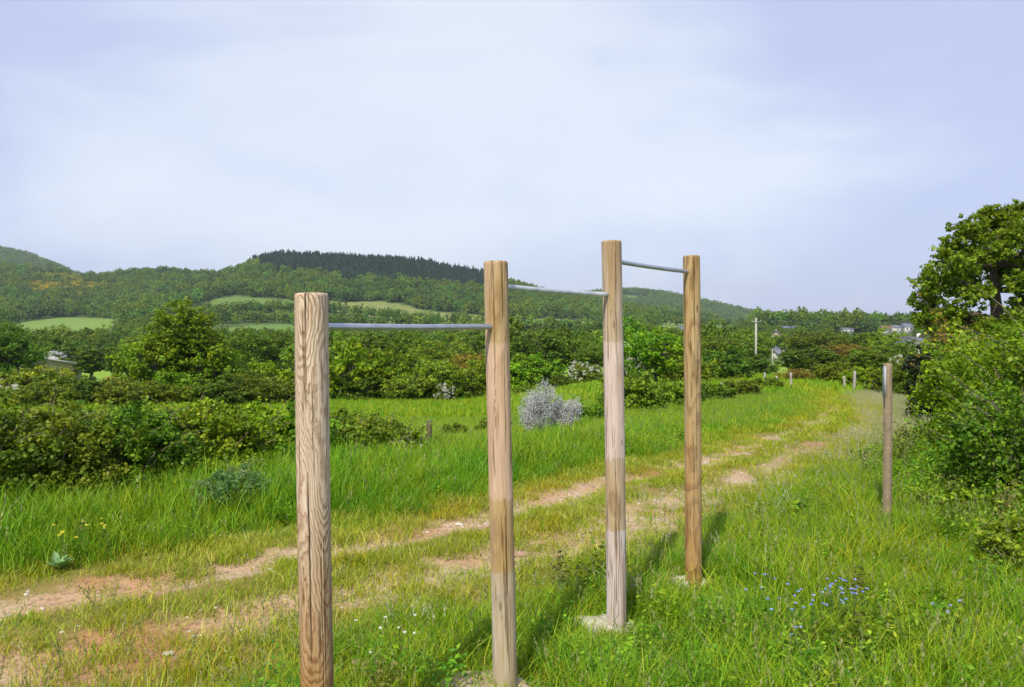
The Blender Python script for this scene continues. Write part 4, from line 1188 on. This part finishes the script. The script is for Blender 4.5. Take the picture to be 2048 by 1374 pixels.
s = sc3(r, n, .55, 1.15, .85, 1.1) * np.where(ff[k] & (Y[k] > 330), .45, 1.0)[:, None]
lim = np.where(px[k] > 1500, .82, 1.0) * np.where((px[k] > 1500) & (Y[k] > 300), .7, 1.0); s *= lim[:, None]
scatter("valley_wood", valm, np.stack([X, Y, Z], 1)[k], np.stack([np.zeros(n), np.zeros(n), r.uniform(0, 6.28, n)], 1), s, typ,
        "broken woodland and hedges filling the valley floor")
# hedgerow lines between the far fields
hp = []
for line in ([(380, 634), (430, 630), (520, 626), (640, 622)], [(640, 622), (740, 636), (860, 648), (1000, 657)], [(420, 648), (520, 644), (620, 650), (760, 660), (990, 668)],
             [(1000, 634), (1060, 640)], [(1215, 648), (1330, 650), (1500, 656)], [(1020, 668), (1120, 667), (1240, 664)], [(700, 602), (760, 600), (830, 606)]):
    for (xa, ra), (xb, rb) in zip(line[:-1], line[1:]):
        for t in np.arange(0, 1, .035):
            hp.append((xa + (xb - xa) * t, ra + (rb - ra) * t))
YT = np.linspace(450, 1200, 500)
pts = []
r = np.random.default_rng(56)
for (pxx, rw) in hp:
    if r.uniform() < .25: continue
    z = ground_z(PX(pxx, YT), YT); rr_ = 650 + FPX * (EYE - z) / YT
    j = np.where(rr_ <= rw)[0]
    if len(j): Yv = YT[j[0]] + r.normal(0, 5); xv = PX(pxx, Yv); pts.append((xv, Yv, float(ground_z(np.array([xv]), np.array([Yv]))[0])))
n = len(pts)
scatter("field_hedgerows", woodm, np.array(pts), np.stack([np.zeros(n), np.zeros(n), r.uniform(0, 6.28, n)], 1), sc3(r, n, .45, .9), r.integers(0, 7, n),
        "hedgerow trees between the far fields")

# ------------------------------------------------------------------ houses, poles
wall_w = plain_mat("white_render", (.78, .76, .72), .9, noise_amt=.08)
wall_s = plain_mat("stone_wall", (.42, .36, .29), .9, noise_amt=.3)
roof_slate = plain_mat("slate_roof", (.17, .19, .23), .7, noise_amt=.25, nscale=3)
roof_grey = plain_mat("grey_fibre_roof", (.40, .39, .38), .8, noise_amt=.2, nscale=2)
roof_red = plain_mat("red_tile_roof", (.34, .17, .11), .85, noise_amt=.25, nscale=3)
glass = plain_mat("dark_window_glass", (.03, .04, .05), .15, noise_amt=.1, spec=.6)
def house(px, Y, base_row, wpx, eave_row, ridge_row, label, wall=wall_w, roof=roof_slate, rz=0, depth=8, name="house", cat="house", chimney=True, windows=True):
    x = PX(px, Y); w = wpx / FPX * Y; zb = min(ZR(base_row, Y), gz(x, Y)) - .5
    h = ZR(eave_row, Y) - zb; hr = ZR(ridge_row, Y) - zb
    t = thing(name, label, cat, (x, Y, zb)); t.rotation_euler.z = rz
    b = MB(); V = [(-w / 2, -depth / 2, 0), (w / 2, -depth / 2, 0), (w / 2, depth / 2, 0), (-w / 2, depth / 2, 0), (-w / 2, -depth / 2, h), (w / 2, -depth / 2, h), (w / 2, depth / 2, h), (-w / 2, depth / 2, h), (-w / 2, 0, hr), (w / 2, 0, hr)]
    b.add(V, [(0, 1, 5, 4), (2, 3, 7, 6), (1, 2, 6, 5), (3, 0, 4, 7), (5, 6, 9), (7, 4, 8), (0, 3, 2, 1)])
    b.build("wall", wall, t)
    rb = MB(); e = .45; th = .16; sl = (hr - h) / (depth / 2)
    for s in (-1, 1):
        P0 = [(-w / 2 - e, s * (depth / 2 + e), h - sl * e + .03), (w / 2 + e, s * (depth / 2 + e), h - sl * e + .03), (w / 2 + e, 0, hr + .03), (-w / 2 - e, 0, hr + .03)]
        P1 = [(p[0], p[1], p[2] + th) for p in P0]
        rb.add(P0 + P1, [(0, 1, 2, 3), (4, 7, 6, 5), (0, 4, 5, 1), (1, 5, 6, 2), (3, 2, 6, 7), (0, 3, 7, 4)])
    ro = rb.build("roof", roof, t)
    if chimney:
        c = MB(); c.box((w * .34, 0, hr + .2), (.6, .5, 1.1)); c.build("chimney", wall, ro)
    if windows and h > 2.2:
        nwin = max(2, int(w / 3))
        for i in range(nwin):
            g = MB(); xx = -w / 2 + w * (i + .5) / nwin
            g.box((xx, -depth / 2 - .01, h - 1.5), (1.0, .06, 1.2)); g.build("window", glass, t)
    return t
house(62, 100, 742, 24, 729, 714, "grey roofed stone barn at the left, in front of the dark tree", wall_s, roof_grey, R(-55), name="barn", cat="barn", depth=9, chimney=False, windows=False)
house(124, 118, 722, 32, 717, 704, "low grey roofed farm building left of the round dark tree", wall_s, roof_grey, R(8), name="farm_building", cat="farm building", depth=8, chimney=False, windows=False)
house(946, 300, 690, 30, 682, 674, "small white house just left of the second bar post", wall_w, roof_slate, R(20))
house(1204, 330, 682, 26, 674, 664, "white gabled house just left of the third bar post", wall_w, roof_slate, R(-40))
house(1138, 335, 680, 16, 674, 664, "small slate roofed house left of the third bar post, half hidden in trees", wall_s, roof_slate, R(30))
house(1180, 345, 680, 18, 674, 665, "slate roofed house between the half hidden one and the third bar post", wall_s, roof_slate, R(10))
house(1556, 240, 716, 38, 706, 693, "white house with a hipped dark roof right of the concrete pole", wall_w, roof_slate, R(25), depth=6)
house(1364, 420, 668, 14, 660, 653, "tiny white house left of the fourth bar post's top bushes", wall_w, roof_slate, R(15), depth=7)
house(1552, 330, 682, 14, 673, 662, "small house with a slate roof above the white house", wall_s, roof_slate, R(70), depth=6)
house(1560, 300, 687, 10, 682, 676, "small red roofed house above the white house", wall_s, roof_red, R(10), depth=6)
house(1822, 150, 698, 40, 688, 675, "slate roofed house behind the bushes left of the oak", wall_w, roof_slate, R(-30), depth=9)
for k, (px_, w_, er, rr_, rf, lab) in enumerate([(1692, 20, 658, 655, roof_slate, "long low white building on the skyline, leftmost of the far village"), (1768, 18, 656, 651, roof_red, "red roofed white building on the skyline in the far village"),
                                                 (1790, 22, 655, 650, roof_slate, "white building with dark roof in the middle of the far village"), (1812, 16, 653, 646, roof_slate, "tallest white building of the far village, nearest the oak"),
                                                 (1570, 12, 656, 652, roof_slate, "tiny white building on the far slope right of the concrete pole's top"), (1586, 10, 656, 652, roof_slate, "tiniest white building on the far slope right of the concrete pole")]):
    house(px_, 560, 664, w_, er, rr_, lab, wall_w, rf, R(8 * (k % 3)), depth=9, name="village_building", cat="building", chimney=False)

conc = plain_mat("pale_concrete_pole", (.42, .39, .36), .85, noise_amt=.15)
insul = plain_mat("insulator", (.30, .32, .33), .4)
def pole(px, Y, top, wpx, label, arms=True, mat=conc, name="utility_pole"):
    x = PX(px, Y); z = gz(x, Y); H = ZR(top, Y) - z; w = wpx / FPX * Y
    t = thing(name, label, "utility pole", (x, Y, z))
    b = MB(); b.tube([(0, 0, -.4), (0, 0, H * .5), (0, 0, H)], [w * .55, w * .47, w * .38], 10); b.build("shaft", mat, t)
    if arms:
        c = MB(); c.box((0, -w * .6, H * .93), (w * 4.2, .05, .06)); ar = c.build("crossarm", mat, t)
        for s in (-2.3, 0, 2.3):
            i_ = MB(); i_.tube([(s * w * .8, -w * .6, H * .93 + .03), (s * w * .8, -w * .6, H * .93 + .25)], .035, 8); i_.build("insulator", insul, ar)
    return t, Vector((x, Y, z + H * .93 + .3))
p1, top1 = pole(1512, 96, 636, 4.6, "tall pale concrete electricity pole beyond the end of the track")
p2, top2 = pole(1545, 150, 697, 2.4, "slim pole just left of the white house, right of the tall concrete pole")
pole(1568, 152, 700, 2.2, "thin post right of the white house", arms=False)
pole(560, 120, 704, 2.6, "slim pole left of the shortest bar post in the trees")
pole(1126, 130, 712, 3.0, "thin pale pole under the round dark tree left of the third bar post", arms=False)
pole(1162, 130, 706, 2.6, "thin pale pole right of the one under the round dark tree", arms=False)
pole(250, 120, 712, 2.2, "slim pole left of the tallest tree beside the pale field")
pole(88, 118, 716, 2.6, "slim pole between the two grey farm roofs")
wm = plain_mat("power_cable", (.10, .10, .11), .6)
wb = MB()
for s in (-.75, 0, .75):
    a = top1 + Vector((s, 0, 0)); b_ = Vector((PX(1860, 100) + s, 100, ZR(641, 100)))
    wb.tube([a + (b_ - a) * t + Vector((0, 0, -4 * .35 * t * (1 - t))) for t in np.linspace(0, 1, 14)], .011, 4, cap=False)
tag(wb.build("power_cable", wm), "thin power cables running right from the top of the tall concrete pole", "cable")

# ------------------------------------------------------------------ grass (stuff)
def blades(seed, n, rad, hlo, hhi, w, curve, mat, heads=0, thick=1.0, head_mat=None, segs=3):
    r = np.random.default_rng(seed)
    V = []; F = []; rn = []; mi = []
    for k in range(n):
        a = r.uniform(0, 2 * np.pi); q = rad * math.sqrt(r.uniform()); x0, y0 = q * math.cos(a), q * math.sin(a)
        h = r.uniform(hlo, hhi); az = r.uniform(0, 2 * np.pi); c = curve * r.uniform(.3, 1.3) * h
        dx, dy = math.cos(az), math.sin(az); wx, wy = -dy, dx
        tw = r.uniform(-.8, .8); wx, wy = wx * math.cos(tw) + dx * math.sin(tw), wy * math.cos(tw) + dy * math.sin(tw)
        hd = k < heads
        ww = w * r.uniform(.6, 1.3) * (.45 if hd else 1)
        b = len(V); rv = r.uniform()
        for s in range(segs + 1):
            t = s / segs
            px_, py_ = x0 + dx * c * t * t, y0 + dy * c * t * t; z_ = h * (t - .18 * t * t * min(1, curve))
            wd = ww * (1 - t ** 1.6) * .5 + .0003
            V.append((px_ - wx * wd, py_ - wy * wd, z_)); V.append((px_ + wx * wd, py_ + wy * wd, z_))
            if s < segs: F.append((b + 2 * s, b + 2 * s + 1, b + 2 * s + 3, b + 2 * s + 2)); rn.append(rv); mi.append(0)
        if hd:
            tx, ty, tz = V[-1]
            for j in range(9):
                f = j / 8; cx_ = tx + dx * .02 * f + r.normal(0, .003); cy_ = ty + dy * .02 * f + r.normal(0, .003); cz_ = tz - .05 * 0 + (.06 * f - .03) * thick
                L = .011 * thick; bb = len(V); aa_ = r.uniform(0, 6.28); ux, uy = math.cos(aa_) * .006 * thick, math.sin(aa_) * .006 * thick
                V += [(cx_, cy_, cz_), (cx_ + ux, cy_ + uy, cz_ + L * .6), (cx_ + ux * .6, cy_ + uy * .6, cz_ + L * 1.5), (cx_ - ux * .4, cy_ - uy * .4, cz_ + L * .8)]
                F.append((bb, bb + 1, bb + 2, bb + 3)); rn.append(r.uniform()); mi.append(1)
    me = new_mesh("blades", np.array(V), np.array(F), [M[mat], M[head_mat or 'seed']], False, face_attr={"rnd": rn})
    me.polygons.foreach_set("material_index", np.array(mi, np.int32))
    return me
def weed(seed, n, h, leaf, mat, rad=.12, spread=.5):
    r = np.random.default_rng(seed)
    P = []; Nn = []
    for k in range(n):
        a = r.uniform(0, 6.28); x0, y0 = rad * r.uniform() * math.cos(a), rad * r.uniform() * math.sin(a)
        H = h * r.uniform(.5, 1.1); dx, dy = r.normal(0, spread * .4, 2)
        for t in np.linspace(.15, 1, 6):
            for s in range(3):
                b = r.uniform(0, 6.28); P.append((x0 + dx * H * t + math.cos(b) * leaf * .55, y0 + dy * H * t + math.sin(b) * leaf * .55, H * t + r.normal(0, .01))); Nn.append((math.cos(b) * .4, math.sin(b) * .4, 1))
    V, F, rn = leaf_cloud(np.array(P), np.array(Nn), leaf, aspect=.5, seed=seed, jitter=.35)
    return new_mesh("weed", V, F, M[mat], face_attr={"rnd": rn})

def near_points(dens, y0, y1, seed, amax=.80):
    """uniform random points over the visible wedge of ground"""
    r = np.random.default_rng(seed)
    area = amax * ((y1 + 1) ** 2 - (y0 + 1) ** 2)
    n = int(area * dens)
    Y = np.sqrt(r.uniform((y0 + 1) ** 2, (y1 + 1) ** 2, n)) - 1; X = r.uniform(-amax, amax, n) * (Y + 1)
    u = track_u(X, Y)
    Z = ground_z(X, Y) + rut_z(u)
    return X, Y, Z, u, r

def clear_of_posts(X, Y, rad=.17):
    k = np.ones(X.shape, bool)
    for (x, y_, z, _) in axes: k &= (((X - x) / rad) ** 2 + ((Y - y_ - .07) / (rad * .62)) ** 2 > 1)
    return k
def short_near_posts(X, Y):
    s = np.ones(X.shape)
    for (x, y_, z, _) in axes:
        d = np.hypot(X - x, (Y - y_ + .25) * .8); s = np.minimum(s, .50 + .50 * smooth(.15, .6, d))
    return s
def do_scatter(name, meshes, X, Y, Z, k, r, smin, smax, label, tilt=.12, hmul=None, probs=None):
    n = int(k.sum()); s = r.uniform(smin, smax, n)
    S = np.stack([s, s, s * r.uniform(.8, 1.2, n)], 1)
    if hmul is not None: S[:, 2] *= hmul[k]; S[:, :2] *= (.6 + .4 * hmul[k])[:, None]
    rot = np.stack([r.normal(0, tilt, n), r.normal(0, tilt, n), r.uniform(0, 6.28, n)], 1)
    ii = r.choice(len(meshes), n, p=probs)
    return scatter(name, meshes, np.stack([X, Y, Z - .01], 1)[k], rot, S, ii, label)

tall = [blades(600 + q, 58, .17, .08, .22, .0052, .9, m_, heads=h, head_mat='seed_green') for q, (m_, h) in enumerate((('grass', 2), ('grass', 0), ('grass_lush', 0), ('grass_lush', 1), ('grass', 6)))]
tall_far = [blades(620 + q, 72, .30, .10, .23, .009, .8, m_, heads=h, thick=1.2, head_mat='seed_green') for q, (m_, h) in enumerate((('grass', 2), ('grass', 0), ('grass_lush', 0), ('grass_lush', 1), ('grass', 5)))]
verge = lambda u, X=0.: (u < -1.25) | (u > 1.05 + .75 * smooth(-.3, -2.2, X))
# the ground cover is thinner and shorter towards the track
X, Y, Z, u, r = near_points(72, 2.2, 12, 61)
un = u + .35 * fbm(X * 1.3, Y * 1.3, 4)
k = verge(un, X) & clear_of_posts(X, Y)
k &= u > 0
kl = verge(un, X) & (u < 0)
hl_ = (.70 + .95 * smooth(1.2, 1.9, -un)) * (1 + .28 * fbm(X * 1.1, Y * 1.1, 42))
lush = [blades(690 + q, 58, .17, .10, .23, .0056, .75, m_, heads=h, head_mat='seed_green') for q, (m_, h) in enumerate((('grass_lush', 2), ('grass_lush', 0), ('grass', 0), ('grass_lush', 0)))]
do_scatter("lush_verge_grass", lush, X, Y, Z, kl, r, .8, 1.3, "tall lush grass on the verge between the track and the left hedge", hmul=hl_)
hm_ = short_near_posts(X, Y) * (.55 + .65 * smooth(1.0, 2.1, np.abs(un))) * (1 + .30 * fbm(X * 1.1, Y * 1.1, 40))
do_scatter("tall_grass", tall, X, Y, Z, k, r, .75, 1.25, "tall fresh green grass on both verges of the track near the posts", hmul=hm_, probs=[.28, .24, .24, .14, .10])
X, Y, Z, u, r = near_points(26, 12, 32, 62)
un = u + .35 * fbm(X * 1.3, Y * 1.3, 4)
k = verge(un)
hm_ = (.45 + .55 * smooth(1.0, 2.1, np.abs(un))) * (1 + .30 * fbm(X * .8, Y * .8, 41)) * np.where(un < -5.5, .7, 1.0)
do_scatter("meadow_grass", tall_far, X, Y, Z, k, r, .75, 1.2, "green grass of the verges and meadow farther along the track", hmul=hm_)
X, Y, Z, u, r = near_points(4.5, 32, 75, 63)
k = verge(u)
do_scatter("distant_meadow_grass", [blades(640 + q, 60, .6, .16, .34, .03, .5, m_) for q, m_ in enumerate(('grass', 'grass_lush', 'grass'))], X, Y, Z, k, r, .9, 1.4, "grass of the meadow's far side")
# short grass on and beside the track
short = [blades(650 + q, 42, .13, .03, .085, .0045, .9, m_, segs=2) for q, m_ in enumerate(('grass_short', 'grass_short', 'grass_dry', 'grass'))]
X, Y, Z, u, r = near_points(150, 2.6, 14, 64)
nn_ = fbm(X * 2.2, Y * 2.2, 21)
rut = np.exp(-((u + .55 + .5 * fbm(X * .9, Y * .9, 22)) / .24) ** 4) + .9 * np.exp(-((u - .5 + .5 * fbm(X, Y, 23)) / .26) ** 4)
p = .97 - rut * (.86 + .8 * nn_) - .20 * (nn_ < -.35) * (np.abs(u) < 1.2)
k = (u > -1.9) & (u < 2.4) & (r.uniform(0, 1, X.shape) < p)
do_scatter("track_turf", short, X, Y, Z, k, r, .7, 1.3, "short worn grass between and beside the wheel ruts", probs=[.36, .28, .24, .12], hmul=1 + .5 * fbm(X * 1.5, Y * 1.5, 44))
X, Y, Z, u, r = near_points(20, 14, 46, 65)
rut = np.exp(-((u + .55) / .30) ** 4) + .95 * np.exp(-((u - .5) / .30) ** 4)
k = (np.abs(u) < 1.9) & (r.uniform(0, 1, X.shape) < 1 - rut * (.85 - smooth(24, 34, Y) * .7))
do_scatter("far_track_turf", [blades(660 + q, 60, .25, .04, .11, .010, .9, m_, segs=2) for q, m_ in enumerate(('grass_short', 'grass', 'grass_short'))], X, Y, Z, k, r, .8, 1.3, "short grass covering the far part of the track")
# pale seeding grass on the track's right shoulder
seedy = [blades(670 + q, 36, .17, .10, .26, .0038, .4, 'grass' if q else 'grass_dry', heads=20, thick=.8) for q in range(3)]
X, Y, Z, u, r = near_points(34, 2.8, 34, 66)
e = np.interp(Y, [3, 6, 9, 14, 22, 34], [.04, .12, .35, .75, .95, .9])
nn_ = fbm(X * .9, Y * .9, 27)
band = np.exp(-((u - 1.25 - .1 * nn_) / (.38 + .012 * Y)) ** 2) * e * (.75 + .6 * nn_)
k = r.uniform(0, 1, X.shape) < band
do_scatter("seeding_grass", seedy, X, Y, Z, k, r, .8, 1.35, "pale silvery seeding grass along the right shoulder of the track")
# straw coloured tufts at bottom left
X, Y, Z, u, r = near_points(60, 2.6, 6.5, 67)
k = (X < -.4) & (u > -.2) & (u < 2.1) & (r.uniform(0, 1, X.shape) < .30) & clear_of_posts(X, Y)
do_scatter("dry_grass", [blades(680 + q, 34, .15, .05, .16, .0040, .7, 'grass_dry' if q else 'grass_short', heads=3, head_mat='seed_green') for q in range(3)], X, Y, Z, k, r, .7, 1.2, "thin straw coloured grass beside the rut at lower left")
# leafy weeds
weeds = [weed(700 + q, 9, .24, .032, m_) for q, m_ in enumerate(('weed', 'weed', 'weed', 'weed_red', 'hedge_olive'))] + [weed(710, 6, .16, .055, 'weed'), weed(711, 6, .2, .02, 'weed')]
X, Y, Z, u, r = near_points(40, 2.4, 13, 68)
nn_ = fbm(X * .8, Y * .8, 29)
right = smooth(2.0, 3.4, X - .20 * Y + .5 * nn_) * (u > 1.6)
leftv = ((u < -1.5) & (nn_ > .25)) * .35
p = np.maximum(np.maximum(right * .95, leftv), (np.abs(u) > 1.3) * .10); p = np.maximum(p, (u > 1.8) * (Y < 5.2) * (nn_ > -.05) * .5)
k = (r.uniform(0, 1, X.shape) < p) & clear_of_posts(X, Y, .28)
hm_ = short_near_posts(X, Y) * (.85 + .55 * right)
do_scatter("leafy_weeds", weeds, X, Y, Z, k, r, .8, 1.4, "low leafy weeds and bramble shoots under the right hedge", probs=[.26, .20, .15, .11, .10, .10, .08], hmul=hm_, tilt=.2)

# stones in the ruts
def stone(seed, mat):
    r = np.random.default_rng(seed); b = bpy.data.meshes.new("stone")
    import bmesh
    bm = bmesh.new(); bmesh.ops.create_icosphere(bm, subdivisions=2, radius=.5)
    o = Vector(r.uniform(0, 50, 3))
    for v in bm.verts:
        v.co *= 1 + .35 * mnoise.noise(v.co * 2.2 + o); v.co.z *= .55; v.co.x *= 1.2
    bm.to_mesh(b); bm.free(); b.materials.append(mat)
    return b
st_p = plain_mat("pale_limestone", (.60, .54, .45), .9, noise_amt=.3, nscale=3)
st_r = plain_mat("reddish_stone", (.42, .27, .19), .9, noise_amt=.3, nscale=3)
X, Y, Z, u, r = near_points(230, 3, 15, 69)
nn_ = fbm(X * 1.6, Y * 1.6, 35)
rut = np.exp(-((u + .55) / .26) ** 2) + .8 * np.exp(-((u - .5) / .3) ** 2)
k = r.uniform(0, 1, X.shape) < rut * (.6 + .6 * nn_)
n = int(k.sum()); s = .008 + .028 * r.uniform(0, 1, n) ** 3
scatter("gravel", [stone(1, st_p), stone(2, st_p), stone(3, st_r)], np.stack([X, Y, Z + .0], 1)[k], r.uniform(0, 6.28, (n, 3)) * np.array([.05, .05, 1]), np.stack([s, s, s], 1), r.integers(0, 3, n),
        "small stones strewn in the wheel ruts")
for (px_, row_, Y_, sz, lab, mt) in [(918, 1043, 7.35, .07, "pale stone in the far rut just left of the second bar post", st_p), (330, 1320, 4.35, .055, "pale flat stone in the grass at lower left", st_p),
                                     (1040, 1110, 6.35, .13, "pinkish flat stone in the near rut just right of the second bar post", st_r), (722, 1327, 4.3, .11, "reddish stone in the grass right of the shortest bar post", st_r)]:
    x = PX(px_, Y_); o = obj("stone", stone(int(px_), mt), None, (x, Y_, gz(x, Y_) + .012)); o.scale = (sz, sz * .8, sz * .7)
    tag(o, lab, "stone")

# ------------------------------------------------------------------ small flowering plants
def flower_plant(name, px, Y, n, spread, h, size, mat, label, seed, X=None, cat="flowering plant", leafm='weed'):
    r = np.random.default_rng(seed); x = PX(px, Y); z = gz(x, Y)
    t = thing(name, label, cat, (x, Y, z))
    sb = MB(); P = []; Nn = []; LP = []
    for k in range(n):
        a = r.uniform(0, 6.28); q = spread * math.sqrt(r.uniform()); p = np.array([math.cos(a) * q, math.sin(a) * q, 0]); H = h * r.uniform(.7, 1.1)
        top = p + np.array([r.normal(0, .04), r.normal(0, .04), H])
        sb.tube([p, (p + top) / 2 + r.normal(0, .01, 3), top], [.002, .0018, .0012], 4, cap=False)
        for j in range(5): b = j / 5 * 6.28; P.append(top + np.array([math.cos(b), math.sin(b), 0]) * size * .45); Nn.append((math.cos(b) * .25, math.sin(b) * .25 - .5, 1))
        for j in range(5): LP.append(p + (top - p) * r.uniform(.1, .8) + r.normal(0, .015, 3))
    V, F, rn = leaf_cloud(np.array(P), np.array(Nn), size, aspect=.8, seed=seed, jitter=.5, sizevar=.1)
    obj("petals", new_mesh("petals", V, F, M[mat], face_attr={"rnd": rn}), t)
    sb.build("stems", M['weed_stem'], t)
    V, F, rn = leaf_cloud(np.array(LP), np.tile([0, 0, 1.], (len(LP), 1)), .035, aspect=.5, seed=seed)
    obj("leaves", new_mesh("leaves", V, F, M[leafm], face_attr={"rnd": rn}), t)
    return t
M['weed_stem'] = plain_mat("green_stem", (.10, .18, .04), .7)
flower_plant("blue_wildflower", 1692, 4.75, 20, .11, .34, .013, 'blue', "densest clump of small blue flowers, right of the other blue ones", 801)
flower_plant("blue_wildflower", 1655, 4.6, 10, .12, .31, .012, 'blue', "clump of blue flowers touching the densest clump's lower left", 802)
flower_plant("blue_wildflower", 1585, 4.6, 10, .16, .31, .012, 'blue', "loose clump of blue flowers, middle of the blue ones", 803)
flower_plant("blue_wildflower", 1515, 4.8, 4, .08, .31, .013, 'blue', "sparse blue flowers, leftmost of the blue ones under the track side grass", 804)
flower_plant("blue_wildflower", 1590, 4.25, 6, .14, .29, .012, 'blue', "pale blue flowers nearest the bottom edge of the photo", 805)
flower_plant("blue_wildflower", 1895, 4.4, 4, .08, .32, .012, 'blue', "few blue flowers under the right hedge", 806)
flower_plant("yellow_wildflower", 165, 5.95, 12, .20, .30, .02, 'yellow', "yellow flowers in the grass at the left of the track", 807)
flower_plant("white_wildflower", 770, 4.2, 8, .25, .26, .012, 'white', "tiny white flowers in the grass right of the shortest bar post", 808)
# pale rosette
rx_, ry_ = PX(112, 5.75), 5.75
rt = thing("mullein_rosette", "pale green leafy rosette at the left of the track beside the yellow flowers", "plant", (rx_, ry_, gz(rx_, ry_)))
V = []; F = []; rn = []
r = np.random.default_rng(9)
for k in range(13):
    a = k * 2.4; L = r.uniform(.05, .11); up = r.uniform(.8, 2.0); w = .020
    b = len(V)
    for s in range(7):
        t = s / 6; q = L * t; zz = up * L * t * (1 - .45 * t) + .02; ww = w * math.sin(math.pi * min(1, .12 + .88 * t)) + .002
        for sgn, dz in ((-1, .010), (0, 0), (1, .010)):
            V.append((math.cos(a) * q - math.sin(a) * ww * sgn, math.sin(a) * q + math.cos(a) * ww * sgn, zz + dz))
    for s in range(6):
        for j in range(2): F.append((b + 3 * s + j, b + 3 * s + j + 1, b + 3 * s + 4 + j, b + 3 * s + 3 + j)); rn.append(r.uniform())
obj("leaves", new_mesh("leaves", np.array(V), np.array(F), M['rosette'], True, face_attr={"rnd": rn}), rt)
print("objects", len(SC.objects))
